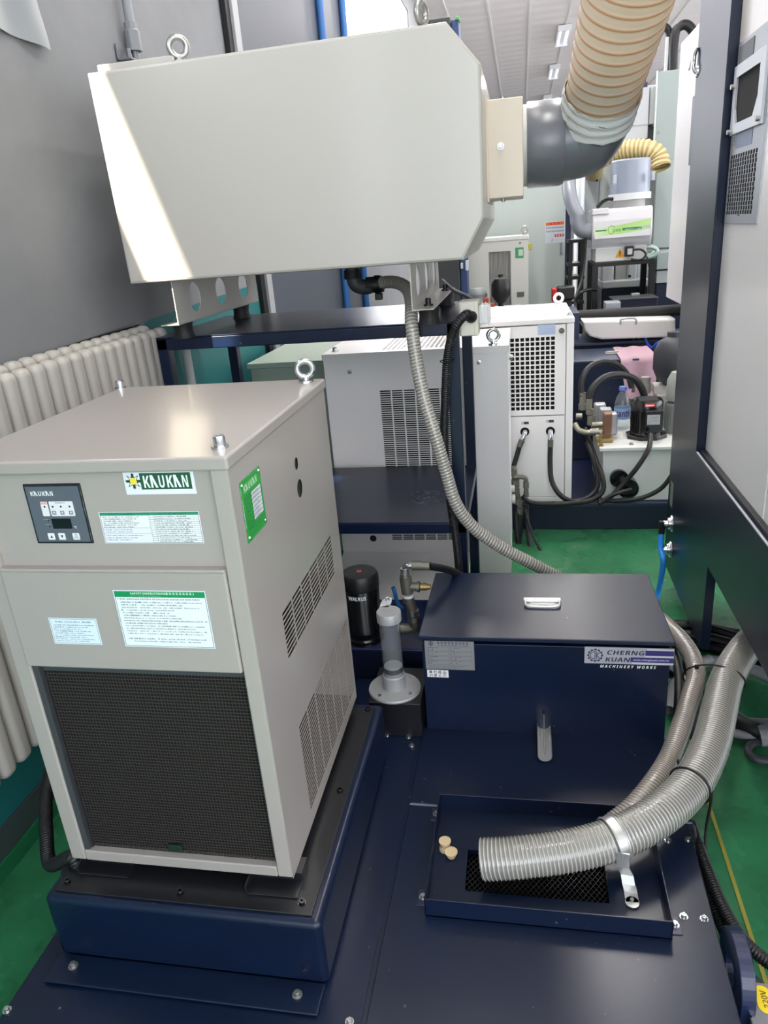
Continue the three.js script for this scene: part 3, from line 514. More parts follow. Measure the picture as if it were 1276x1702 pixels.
  sticker(plaque, 'plaque_print', [px, py, TF + 0.0017], pw * 0.995, ph * 0.98, printed(1100, 248, (x, w, h) => {
    x.fillStyle = '#a6a8ad'; x.fillRect(0, 0, w, h); x.fillStyle = '#332a6e'; x.fillRect(752, 34, 348, 76); x.fillRect(572, 140, 528, 74); x.fillStyle = '#c6c8cc'; x.fillRect(770, 8, 330, 24); x.fillRect(752, 112, 348, 26); x.fillRect(590, 216, 510, 26);
    x.save(); x.translate(132, 124); x.strokeStyle = '#1d1f4a'; x.fillStyle = '#1d1f4a'; x.lineWidth = 8; x.beginPath(); x.arc(0, 0, 82, 0, 7); x.stroke(); for (let i = 0; i < 12; i++) { x.save(); x.rotate(i * Math.PI / 6); x.fillRect(-13, -100, 26, 24); x.restore(); x.save(); x.rotate(i * Math.PI / 6); x.fillStyle = '#a6a8ad'; x.restore(); }
    x.lineWidth = 9; x.beginPath(); x.moveTo(4, -58); x.lineTo(-14, -58); x.arc(-8, 0, 54, -Math.PI * 0.55, -Math.PI * 1.45, true); x.lineTo(4, 58); x.moveTo(-2, -50); x.lineTo(-2, 50); x.moveTo(18, -58); x.lineTo(18, 58); x.moveTo(22, -4); x.lineTo(56, -52); x.moveTo(22, 0); x.lineTo(58, 52); x.stroke(); x.restore();
    const word = (s, a, b, wd, sz) => { x.save(); x.translate(a, b); x.transform(1, 0, -0.2, 1, 0, 0); x.font = `bold ${sz}px sans-serif`; const m = x.measureText(s).width; x.scale(wd / m, 1); x.fillText(s, 0, 0); x.restore(); };
    x.fillStyle = '#1d1f4a'; word('CHERNG', 268, 108, 476, 92); word('KUAN', 250, 214, 316, 92); x.fillStyle = '#c9cbe0'; word('www.chengkuan.com.tw', 606, 190, 440, 34);
  }, 0.42), 'z', 0.0006);
  const mw = letters('M A C H I N E R Y   W O R K S', 0.0082, 0.0006, 0.3332 - 0.1944, 0.22); mw.translate(0.1944, py - ph / 2 - 0.0125, TF + 0.0001); part(t, 'maker_lettering', mw, P('#f2f3f4', 0.5), 'white italic lettering under the plaque');
  // drain spout: a short open half pipe
  {
    const g = []; for (const [r, o] of [[0.0195, 0], [0.0180, 0]]) { const c = new THREE.CylinderGeometry(r, r, 0.15, 20, 1, true, Math.PI / 2, Math.PI); c.rotateX(Math.PI / 2); g.push(c); }
    const c = merge(g); c.rotateZ(Math.PI); c.rotateX(0.10);
    const q = [0.0494, 0.19, -1.615]; c.translate(q[0], 0.197, -1.665);
    part(t, 'drain_spout', c, new THREE.MeshPhysicalMaterial({ color: '#d4d4d2', metalness: 0.6, roughness: 0.3, side: THREE.DoubleSide }), 'bright steel half-pipe spout');
    part(t, 'spout_slot', bx(q[0] - 0.003, q[0] + 0.003, 0.2, 0.245, TF - 0.002, TF + 0.0012, 0.0005), M.dark);
    part(t, 'spout_rod', rod([q[0], 0.19, -1.6], [q[0], 0.232, TF], 0.0022), M.zinc);
  }
  // bolts of the covers
  for (const q of [[0.3496, 0.1645, -1.1548], [0.311, 0.1645, -1.1561], [0.3597, 0.1645, -1.3618], [0.3156, 0.1645, -1.354], [-0.3126, 0.161, -1.6372], [-0.3261, 0.161, -1.6724], [-0.4068, 0.161, -1.6375], [-0.3892, 0.161, -1.6756], [-0.9849, 0.161, -0.8098], [-0.3206, 0.161, -0.8692]]) part(t, 'cover_bolt', hexBolt(q, 0.0056), M.steel);
}
// ---------- drip tray with mesh, hose clamp, plugs ----------
{
  const t = thing('drip_tray', 'open rectangular navy tray holding the end of the big clear hose', 'tray', [0.035, 0.165, -1.25]);
  const x0 = -0.209, x1 = 0.279, z0 = -1.405, z1 = -1.10, y0 = 0.1655, y1 = 0.2135, w = 0.003;
  const fl = shape([[x0, -z1], [x1, -z1], [x1, -z0], [x0, -z0]]); rectHole(fl, -0.132, 1.168, 0.168, 1.280);
  part(t, 'tray_floor', metreUV(plateY(fl, 0.1695, 0.0035)), M.navy);
  for (const g of [bx(x0, x1, y0, y1, z1 - w, z1, 0.001), bx(x0, x1, y0, y1, z0, z0 + w, 0.001), bx(x0, x0 + w, y0, y1, z0, z1, 0.001), bx(x1 - w, x1, y0, y1, z0, z1, 0.001)]) part(t, 'tray_wall', metreUV(g), M.navy);
  for (const [q, sx] of [[[-0.2187, 0.168, -1.1423], 1], [[-0.2158, 0.168, -1.3816], 1], [[0.289, 0.168, -1.1315], -1]]) {
    part(t, 'mounting_ear', bx(sx > 0 ? q[0] - 0.012 : x1, sx > 0 ? x0 : q[0] + 0.012, 0.1648, 0.1685, q[2] - 0.02, q[2] + 0.02, 0.0012), M.navyPlain);
    part(t, 'tray_bolt', hexBolt([q[0], 0.1685, q[2]], 0.0058), M.steel);
  }
  const g = []; for (let i = 0; i < 34; i++) for (const s of [-1, 1]) { const x = -0.17 + i * 0.0115; g.push(new THREE.BoxGeometry(0.0012, 0.0012, 0.17).rotateY(s * 0.62).translate(x, 0.152, -1.225)); }
  const m = part(t, 'strainer_mesh', g, P('#23262c', 0.5, { metalness: 0.5 }), 'dark wire strainer under the opening'); m.userData.kind = 'stuff';
}
const bigHose = [[-0.0948, 0.2236, -1.205], [-0.051, 0.23, -1.205], [-0.0065, 0.2345, -1.21], [0.0946, 0.2428, -1.23], [0.1839, 0.253, -1.26], [0.2788, 0.2636, -1.32], [0.3681, 0.2677, -1.42], [0.443, 0.271, -1.56], [0.4958, 0.2766, -1.7], [0.5404, 0.2798, -1.82], [0.6045, 0.2757, -1.95], [0.7105, 0.2679, -2.12]];
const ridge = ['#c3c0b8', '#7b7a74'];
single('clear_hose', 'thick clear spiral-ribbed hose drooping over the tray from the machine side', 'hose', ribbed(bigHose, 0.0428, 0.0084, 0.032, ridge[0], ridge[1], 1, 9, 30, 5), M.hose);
const thinHose = [[0.1919, 0.1831, -1.37], [0.2415, 0.2071, -1.4], [0.2965, 0.2284, -1.46], [0.3509, 0.2248, -1.56], [0.3946, 0.2352, -1.66], [0.4329, 0.245, -1.76], [0.478, 0.2624, -1.88], [0.4848, 0.2651, -1.97], [0.4735, 0.2634, -2.06], [0.4556, 0.2368, -2.2], [0.4477, 0.1695, -2.4]];
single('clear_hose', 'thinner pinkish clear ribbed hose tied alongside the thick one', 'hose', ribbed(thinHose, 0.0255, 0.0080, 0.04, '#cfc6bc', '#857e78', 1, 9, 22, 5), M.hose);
function band(c, axis, major, a, b, r, flat = 1) {
  const A = V(axis).normalize(), U = V(major).addScaledVector(A, -V(major).dot(A)).normalize(), W = A.clone().cross(U), pts = [];
  for (let i = 0; i < 40; i++) { const th = i / 40 * Math.PI * 2; pts.push(V(c).addScaledVector(U, Math.cos(th) * a).addScaledVector(W, Math.sin(th) * b)); }
  return new THREE.TubeGeometry(new THREE.CatmullRomCurve3(pts, true), 80, r, 8, true);
}
{
  const sub3 = (a, b) => [a[0] - b[0], a[1] - b[1], a[2] - b[2]], mid = (a, b) => [(a[0] + b[0]) / 2, (a[1] + b[1]) / 2, (a[2] + b[2]) / 2];
  const p1 = bigHose[9], q1 = thinHose[6], n1 = [q1[0] - 0.0, q1[1], q1[2]];
  const dir = sub3(p1, q1), dl = Math.hypot(...dir);
  single('cable_tie', 'black cable tie around both clear hoses near the machine', 'cable tie', merge([band(mid(p1, q1).map((v, i) => v + dir[i] / dl * 0.008), sub3(bigHose[10], bigHose[8]), dir, dl / 2 + 0.037, 0.046, 0.0026), bx(-0.006, 0.006, -0.005, 0.005, -0.004, 0.008).translate(q1[0] - 0.002, q1[1] + 0.029, q1[2])]), M.tie, 'cable ties on the clear hoses');
  const p2 = bigHose[6], q2 = thinHose[3], d2 = sub3(p2, q2), l2 = Math.hypot(...d2);
  single('cable_tie', 'black cable tie around both clear hoses above the tray corner', 'cable tie', merge([band(p2, sub3(bigHose[7], bigHose[5]), d2, 0.0465, 0.0465, 0.0024), bx(-0.007, 0.007, -0.005, 0.005, -0.005, 0.008).translate(...mid(p2, q2).map((v, i) => v + (i === 1 ? 0.03 : 0)))]), M.tie, 'cable ties on the clear hoses');
  // steel clamp strap with its bolted foot
  const t = thing('hose_clamp', 'bright steel strap clamp holding the thick hose to the tray', 'clamp', [0.15, 0.17, -1.2]);
  const c = bigHose[4], ax = sub3(bigHose[5], bigHose[3]), A = V(ax).normalize();
  const ring = new THREE.CylinderGeometry(0.0475, 0.0475, 0.022, 40, 1, true), ring2 = new THREE.CylinderGeometry(0.0455, 0.0455, 0.022, 40, 1, true), lip = new THREE.TorusGeometry(0.0475, 0.0022, 8, 40).rotateX(Math.PI / 2).translate(0, 0.011, 0), lip2 = lip.clone().translate(0, -0.022, 0);
  const g = merge([ring, ring2, lip, lip2]); g.applyQuaternion(new THREE.Quaternion().setFromUnitVectors(new THREE.Vector3(0, 1, 0), A)); g.translate(...c);
  const steel2 = new THREE.MeshPhysicalMaterial({ color: '#cfd0ce', metalness: 0.7, roughness: 0.28, side: THREE.DoubleSide });
  part(t, 'clamp_ring', g, steel2);
  const foot = [0.2132, 0.1735, -1.1764];
  part(t, 'strap', strip([[c[0] + 0.012, c[1] + 0.01, c[2] + 0.0475], [c[0] + 0.014, c[1] - 0.03, c[2] + 0.046], [foot[0] - 0.004, 0.19, foot[2] - 0.05], [foot[0] - 0.002, 0.1765, foot[2] - 0.036], [foot[0], 0.1745, foot[2] - 0.02]], [1, 0, 0.12], 0.026, 0.003), steel2);
  part(t, 'strap_foot', [bx(foot[0] - 0.014, foot[0] + 0.014, 0.1705, 0.1745, foot[2] - 0.038, foot[2] + 0.006, 0.0015), cyl([foot[0], 0.1725, foot[2] + 0.004], 0.014, 0.014, 0.004)], steel2);
  part(t, 'foot_screw', cyl([foot[0], 0.176, foot[2]], 0.005, 0.004, 0.004, 14), M.zinc);
}
single('wooden_plug', 'pale wooden plug standing on its waist nearest the tray wall', 'plug', lathe([-0.1834, 0.1698, -1.2747], [[0, 0], [0.0135, 0], [0.0135, 0.006], [0.008, 0.012], [0.008, 0.015], [0.0135, 0.024], [0.0138, 0.027], [0, 0.0275]], 24), M.wood, 'wooden plugs in the tray');
single('wooden_plug', 'pale wooden plug leaning in front of its waisted twin', 'plug', lathe([-0.1679, 0.1698, -1.2555], [[0, 0], [0.0085, 0], [0.0145, 0.014], [0.0145, 0.016], [0, 0.0165]], 24), M.wood, 'wooden plugs in the tray');
// ---------- sight tube on its block, pump, valve ----------
{
  const yT = 0.2697, c = [-0.3700, 0.2, -1.7494];
  const t = thing('level_tube', 'clear cylindrical level tube with grey caps on a flanged foot', 'gauge', [c[0], 0.16, c[2]]);
  part(t, 'block', [bx(-0.4352, -0.287, 0.159, yT, -1.86, -1.68, 0.002)], M.blackPlate);
  const y0 = yT, px = c[0], pz = c[2];
  part(t, 'flange', lathe([px, y0, pz], [[0, 0], [0.075, 0], [0.076, 0.004], [0.074, 0.008], [0.036, 0.009], [0, 0.009]], 48), M.aluPaint);
  part(t, 'lower_collar', lathe([px, y0 + 0.008, pz], [[0.033, 0], [0.033, 0.042], [0.030, 0.046], [0, 0.046]], 36), M.aluPaint);
  part(t, 'float', [lathe([px, y0 + 0.05, pz], [[0, 0], [0.026, 0], [0.026, 0.03], [0.024, 0.032], [0, 0.032]], 30)], M.aluPaint);
  part(t, 'float_band', lathe([px, y0 + 0.062, pz], [[0.0265, 0], [0.0268, 0.004], [0.0268, 0.012], [0.0265, 0.016]], 30), M.black);
  const top = 0.4984;
  part(t, 'tube', lathe([px, y0 + 0.046, pz], [[0.0295, 0], [0.0295, top - y0 - 0.05]], 40), P('#eef2f2', 0.05, { transmission: 0.92, thickness: 0, ior: 1.45, clearcoat: 1, clearcoatRoughness: 0.05, side: THREE.DoubleSide }), 'clear acrylic tube');
  part(t, 'top_cap', lathe([px, top - 0.004, pz], [[0, 0.03], [0.033, 0.03], [0.0345, 0.027], [0.0345, 0.002], [0.033, 0], [0, 0]], 40), M.aluPaint);
  part(t, 'top_bracket', [bx(px - 0.03, px - 0.002, top + 0.018, top + 0.026, pz - 0.07, pz - 0.02, 0.002), bx(px - 0.024, px - 0.004, top + 0.02, top + 0.024, pz - 0.085, pz - 0.06, 0.002)], M.lightGray);
  part(t, 'bracket_bolt', hexBolt([px - 0.014, top + 0.025, pz - 0.066], 0.006), M.steel);
  for (const a of [0.6, 2.2, 3.9, 5.4]) part(t, 'flange_screw', cyl([px + Math.cos(a) * 0.06, y0 + 0.0095, pz + Math.sin(a) * 0.06], 0.0058, 0.0048, 0.004, 16), M.steel);
}
{
  const t = thing('side_tank', 'dark navy side compartment of the tank carrying the black pump', 'tank', [-0.5, 0.16, -2.1]);
  part(t, 'body', bx(-0.80, -0.287, 0.159, 0.27, -2.28, -1.96, 0.003), M.navyDark);
  part(t, 'rim', bx(-0.80, -0.287, 0.266, 0.274, -2.285, -1.95, 0.002), M.navyPlain);
}
{
  const c = [-0.5124, 0.274, -1.9744], px = c[0], pz = c[2] - 0.05, top = 0.4676 + 0.045;
  const t = thing('coolant_pump', 'round black coolant pump with a perforated fan cap beside the level tube', 'pump', [px, 0.274, pz]);
  const H = top - 0.274;
  part(t, 'motor_body', lathe([px, 0.274, pz], [[0, 0], [0.064, 0], [0.064, 0.014], [0.06, 0.02], [0.062, 0.03], [0.062, 0.044], [0.0585, 0.05], [0.0585, H - 0.05], [0.056, H - 0.044]], 40), M.blackGloss);
  part(t, 'fan_cap', lathe([px, 0.274, pz], [[0.0585, H - 0.052], [0.0605, H - 0.05], [0.0605, H - 0.014], [0.054, H - 0.002], [0.0, H - 0.001]], 40), M.black);
  const g = []; for (let k = 1; k < 6; k++) for (let i = 0; i < k * 8; i++) { const a = i / (k * 8) * Math.PI * 2; g.push(cyl([px + Math.cos(a) * k * 0.0088, top - 0.0006, pz + Math.sin(a) * k * 0.0088], 0.0019, 0.0019, 0.001, 6)); }
  part(t, 'vent_ring', g, P('#46484c', 0.5)); part(t, 'centre_mark', new THREE.TorusGeometry(0.006, 0.002, 8, 20).rotateX(Math.PI / 2).translate(px, top, pz), P('#b64a52', 0.5));
  const txt = letters('WALRUS', 0.0125, 0.0012, 0.058); const p = txt.attributes.position; for (let i = 0; i < p.count; i++) { const a = (p.getX(i) - 0.029) / 0.06, r = 0.0592 + p.getZ(i); p.setXYZ(i, px + Math.sin(a) * r, top - 0.075 + p.getY(i), pz + Math.cos(a) * r); } txt.computeVertexNormals();
  part(t, 'lettering', txt, P('#dfe3e8', 0.5));
}
{
  const z = -2.0, at = (x, y) => [x, y, z], x0 = -0.3404, yb = 0.3338;
  const t = thing('pipe_valve', 'stack of steel pipe fittings with a blue lever beside the filter box', 'valve', [x0, yb, z]);
  const y1 = 0.4512, x1 = -0.3577, y2 = 0.493, y3 = 0.5363;
  part(t, 'elbow', cable([at(-0.3917, yb - 0.012), at(-0.3683, yb - 0.012), at(x0 - 0.006, yb - 0.006), at(x0 - 0.002, yb + 0.008), at(x0 - 0.003, yb + 0.03)], 0.017, 24, 16), M.castSteel);
  part(t, 'union', [cyl(at(x0 - 0.004, yb + 0.028), 0.021, 0.021, 0.018, 6), cyl(at(x0 - 0.005, yb + 0.048), 0.019, 0.019, 0.018, 20), cyl(at(-0.3858, yb - 0.012), 0.017, 0.017, 0.02, 6, 'x')], M.zinc);
  part(t, 'ball_valve', [rod(at(x0 - 0.006, yb + 0.055), at(x1, y1 - 0.012), 0.0165), cyl(at(x1 + 0.001, y1 - 0.026), 0.0195, 0.0195, 0.016, 6)], M.castSteel);
  part(t, 'tape_ring', cyl(at(x1 + 0.001, y1 - 0.010), 0.0175, 0.0175, 0.008, 20), P('#e0e2e2', 0.6));
  part(t, 'tee', [rod(at(x1, y1), at(x1 - 0.003, y2 + 0.012), 0.019), cyl(at(x1 + 0.025, (y1 + y2) / 2), 0.014, 0.014, 0.03, 16, 'x'), cyl(at(x1 + 0.036, (y1 + y2) / 2), 0.017, 0.017, 0.008, 6, 'x')], M.castSteel);
  part(t, 'side_plug', [cyl(at(x1 + 0.052, (y1 + y2) / 2), 0.0115, 0.0115, 0.02, 16, 'x'), cyl(at(x1 + 0.066, (y1 + y2) / 2), 0.0085, 0.0085, 0.016, 12, 'x')], M.brass);
  part(t, 'top_nipple', [cyl(at(x1 - 0.004, y2 + 0.02), 0.0165, 0.0165, 0.014, 6), cyl(at(x1 - 0.004, y2 + 0.034), 0.0135, 0.0135, 0.018, 16)], M.zinc);
  part(t, 'swept_elbow', cable([at(x1 - 0.004, y2 + 0.03), at(x1 - 0.004, y3 - 0.006), at(x1 + 0.004, y3 + 0.006), at(x1 + 0.022, y3 + 0.008)], 0.0095, 24, 14), M.steel);
  part(t, 'hose_ferrule', [cyl(at(x1 + 0.034, y3 + 0.008), 0.0145, 0.0145, 0.03, 6, 'x'), cyl(at(x1 + 0.06, y3 + 0.007), 0.0135, 0.0135, 0.03, 18, 'x')], M.castSteel);
  part(t, 'lever', [cable([at(-0.3728, 0.4144).map((v, i) => (i === 2 ? -1.97 : v)), [-0.3813, 0.4377, -1.95], [-0.3858, 0.4822, -1.94], [-0.39, 0.5005, -1.94]], 0.0065, 24, 10)], P('#1d4f80', 0.45), 'blue lever');
  single('rubber_hose', 'short black rubber hose leaving the pipe fittings behind the tank lid', 'hose', cable([at(x1 + 0.07, y3 + 0.0065), [-0.2668, 0.5245, -2.03], [-0.2299, 0.4902, -2.08], [-0.19, 0.4011, -2.2], [-0.144, 0.3468, -2.25]], 0.012), M.hoseBlack);
}
// ---------- navy rack ----------
const RX0 = -1.225, RX1 = -0.196, RZ0 = -3.0, RZ1 = -2.35, RY = 1.227, SY = 0.545;
{
  const t = thing('steel_rack', 'navy welded steel rack with two shelves under the big cream box', 'rack', [-0.7, 0, -2.67]);
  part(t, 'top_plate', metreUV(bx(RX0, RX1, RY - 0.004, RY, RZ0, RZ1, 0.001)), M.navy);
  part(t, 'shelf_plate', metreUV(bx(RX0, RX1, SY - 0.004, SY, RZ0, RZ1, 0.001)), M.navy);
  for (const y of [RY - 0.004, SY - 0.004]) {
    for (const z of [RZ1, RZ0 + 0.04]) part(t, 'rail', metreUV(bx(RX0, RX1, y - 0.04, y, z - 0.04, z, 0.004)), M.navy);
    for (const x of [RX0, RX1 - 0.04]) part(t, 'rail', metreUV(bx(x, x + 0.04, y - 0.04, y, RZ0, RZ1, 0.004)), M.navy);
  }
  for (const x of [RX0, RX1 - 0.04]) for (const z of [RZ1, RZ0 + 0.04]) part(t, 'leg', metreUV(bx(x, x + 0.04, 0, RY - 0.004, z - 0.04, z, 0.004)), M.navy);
  // drops of coolant on the shelf
  const g = [], r = rng(4), c1 = [-0.3726, 0.545, -2.6362], c2 = [-0.3522, 0.545, -2.5624];
  for (let i = 0; i < 90; i++) { const c = i % 2 ? c1 : c2, a = r() * 6.28, q = (i % 2 ? 0.05 : 0.06) * Math.sqrt(r()), k = 0.002 + 0.006 * r() * r(); g.push(new THREE.SphereGeometry(k, 8, 5, 0, 6.28, 0, 1.57).scale(1.3, 0.28, 0.9).translate(c[0] + Math.cos(a) * q * 1.2, SY, c[2] + Math.sin(a) * q * 0.9)); }
  const w = part(t, 'coolant_drops', g, P('#1a2740', 0.12), 'spilt drops of liquid'); w.userData.kind = 'stuff';
}
// ---------- cream oil mist collector box on its brackets ----------
const BX0 = -1.2, BX1 = -0.1, BZ0 = -3.06, BZ1 = -2.2;
{
  const t = thing('mist_collector', 'huge cream sheet metal box with chamfered right end on top of the navy rack', 'mist collector', [-0.65, 1.4, -2.63]);
  const s = shape([[-1.1935, 1.4132, -2.2], [-0.162, 1.412, -2.2], [-0.0996, 1.5187, -2.2], [-0.0988, 1.8908, -2.2], [-0.1848, 1.9942, -2.2], [-1.2023, 1.9865, -2.2]].map((q) => [q[0], q[1]]));
  part(t, 'cover', plateZ(s, BZ1, BZ1 - BZ0, 0.008), M.ivory);
  const y0 = 1.4126, yt = 1.9904;
  part(t, 'door_seam', bx(-1.2045, -1.2005, y0 + 0.01, yt - 0.01, BZ1 - 0.03, BZ1 - 0.018, 0.001), P('#77786f', 0.5));
  part(t, 'top_plate', bx(-1.19, -0.9529, yt, yt + 0.022, -2.75, -2.235, 0.004), M.ivory);
  part(t, 'lifting_eye', eyebolt([-0.9416, yt, -2.25], 0.033, 0.5), M.zinc);
  part(t, 'lifting_eye', eyebolt([-0.2527, yt, -2.25], 0.033, 1.2), M.zinc);
  // U-brackets with three round windows
  const bracket = (wx, dir, z0, z1) => {
    const h0 = 1.278, h1 = y0 + 0.002, s2 = shape([[-z1, h0], [-z0, h0], [-z0, h1], [-z1, h1]]); const n = 3;
    for (let i = 0; i < n; i++) { const hole = new THREE.Path(), u = -z1 + (z1 - z0) * (0.2 + 0.3 * i); hole.absellipse(u, (h0 + h1) / 2 + 0.006, 0.047, 0.047, 0, Math.PI * 2, true); s2.holes.push(hole); }
    const b = part(t, 'bracket', [plateX(s2, wx, 0.003), bx(wx, wx + dir * 0.062, h0, h0 + 0.003, z0, z1, 0.001), bx(wx, wx + dir * 0.062, h1 - 0.003, h1, z0, z1, 0.001)], M.ivory);
    for (const z of [z1 - 0.10, z0 + 0.12]) {
      part(b, 'rubber_foot', lathe([wx + dir * 0.035, RY + 0.0005, z], [[0, 0], [0.036, 0], [0.032, 0.012], [0.03, 0.026], [0.034, 0.049], [0, 0.05]], 28), M.rubber);
      part(b, 'foot_bolt', hexBolt([wx + dir * 0.035, h0 + 0.003, z], 0.010, 'y', 0.018), M.black);
    }
  };
  bracket(-1.066, -1, -2.98, -2.215); bracket(-0.318, 1, -2.98, -2.215);
  // square collar on the right end and its flange ring
  const yE = 1.7241, rE = 0.1186, cz = -2.63, cA = [-0.0795, 1.8415, -2.45], cB = [0.0084, 1.5727, -2.45], cy = (cA[1] + cB[1]) / 2, hw = (cA[1] - cB[1]) / 2;
  part(t, 'outlet_collar', [bx(-0.104, cB[0], cy - hw, cy + hw, cz - hw, -2.45, 0.004), bx(-0.104, -0.094, cy - hw - 0.01, cy + hw + 0.01, cz - hw - 0.01, -2.44, 0.003)], M.beige, 'square beige sheet metal outlet');
  part(t, 'collar_screw', hexBolt([-0.0575, 1.7155, -2.45], 0.007, 'z'), M.zinc);
  part(t, 'collar_screw', hexBolt([-0.0509, cy + hw, -2.5], 0.007), M.zinc); part(t, 'collar_screw', hexBolt([-0.0541, cy - hw, -2.5], 0.007, '-y'), M.zinc);
  part(t, 'outlet_ring', cyl([cB[0] + 0.02, yE, cz], rE - 0.001, rE - 0.001, 0.05, 48, 'x'), P('#cfcfcc', 0.45));
  // grey elbow and the big spiral duct, each a thing of its own
  const ex0 = 0.0253 , e0 = 0;
  const e = thing('duct_elbow', 'grey plastic pipe elbow between the cream box and the big spiral duct', 'pipe elbow', [ex0, yE, cz]);
  const d0 = [0.2333, 1.8121, -2.55], d1 = [0.2751, 2.0231, -2.30], dd = V(d1).sub(V(d0)).normalize();
  const along = (k) => V(d0).addScaledVector(dd, k).toArray(), rD = 0.1019;
  part(e, 'socket', [lathe([0, 0, 0], [[rE - 0.012, -0.005], [rE + 0.004, -0.005], [rE + 0.006, 0.0], [rE + 0.006, 0.095], [rE + 0.001, 0.108], [rE - 0.004, 0.108]], 48).rotateZ(-Math.PI / 2).translate(ex0, yE, cz)], M.pvcGray);
  const pc = [[ex0 + 0.085, yE, cz], [ex0 + 0.12, yE, cz], [ex0 + 0.17, yE + 0.008, cz + 0.004], along(-0.07), along(-0.02)];
  part(e, 'bend', ribbed(pc, rE - 0.006, 0.1, 0, '#ffffff', '#ffffff', 0, 16, 44, 1, (k) => 1 - k * k * (1 - rD * 0.98 / (rE - 0.006))), M.pvcGray);
  const du = thing('spiral_duct', 'wide translucent beige flexible duct with copper-coloured spiral ribs rising out of the elbow', 'duct', d0);
  const dpts = [along(-0.02), along(0.1), along(0.3), along(0.55), V(along(0.85)).add(new THREE.Vector3(-0.08, 0.02, 0.03)).toArray(), V(along(1.3)).add(new THREE.Vector3(-0.35, 0.1, 0.1)).toArray()];
  part(du, 'duct_hose', ribbed(dpts, rD, 0.033, 0.028, '#cc925c', '#efe5d2', 1, 14, 44, 10, (k) => 1 + 0.22 * Math.min(1, k / 0.38)), new THREE.MeshPhysicalMaterial({ vertexColors: true, roughness: 0.5, transmission: 0.45, thickness: 0, side: THREE.DoubleSide }));
  const tp = ribbed([along(-0.045), along(-0.02), along(0.02), along(0.05)], rD * 1.09, 0.03, 0.025, '#eceeec', '#d9dad6', 0.4, 10, 44, 1), pos = tp.attributes.position;
  for (let i = 0; i < pos.count; i++) { const k = Math.sin(i * 12.9898) * 43758.5453, f = (k - Math.floor(k) - 0.5) * 0.004; pos.setXYZ(i, pos.getX(i) + f, pos.getY(i) + f, pos.getZ(i) + f); } tp.computeVertexNormals();
  part(du, 'sealing_tape', tp, P('#e3e4e2', 0.55), 'wrinkled white sealing tape');
}
{
  // drain line of the box
  const z = -2.62, a = [-0.5817, 1.4066, -2.62], b = [-0.5788, 1.3461, -2.62], c = [-0.5413, 1.3294, -2.62], d = [-0.5063, 1.3353, -2.62];
  const t = thing('drain_elbow', 'black threaded elbow and clamp under the cream box', 'pipe elbow', b);
  part(t, 'elbow', cable([[a[0], 1.412, z], [b[0], b[1] + 0.02, z], [b[0] + 0.008, b[1] - 0.006, z], c, d], 0.026, 30, 18), M.darkGray);
  part(t, 'nut', [cyl([a[0], (a[1] + b[1]) / 2 + 0.004, z], 0.031, 0.031, 0.02, 8), lathe([a[0], b[1] + 0.02, z], [[0.02, -0.006], [0.0305, -0.006], [0.0305, 0.008], [0.02, 0.008]], 24)], M.rubber);
  part(t, 'hose_clamp', [cyl([d[0] + 0.012, d[1], z], 0.031, 0.031, 0.02, 24, 'x'), bx(d[0] + 0.0, d[0] + 0.026, d[1] - 0.052, d[1] - 0.03, z - 0.01, z + 0.01, 0.003)], M.black);
  part(t, 'hose_tail', cyl([d[0] + 0.002, d[1], z], 0.027, 0.027, 0.06, 20, 'x'), M.rubber);
  const k = [[-0.5063, 1.3353, -2.62], [-0.4637, 1.342, -2.6], [-0.412, 1.341, -2.54], [-0.3685, 1.3252, -2.46], [-0.3455, 1.2934, -2.38], [-0.3381, 1.227, -2.31], [-0.3269, 1.1178, -2.29], [-0.308, 1.0065, -2.27], [-0.2772, 0.8929, -2.25], [-0.2467, 0.7609, -2.25], [-0.2181, 0.6497, -2.25], [-0.1682, 0.5659, -2.26], [-0.081, 0.4845, -2.28], [0.0086, 0.4217, -2.3], [0.11, 0.3533, -2.32], [0.2134, 0.2815, -2.34]];
  single('drain_hose', 'long clear ribbed drain hose hanging from the cream box past the shelf', 'hose', ribbed(k, 0.0205, 0.0105, 0.045, '#d2cec3', '#85827a', 1, 8, 20, 4), M.hose);
}
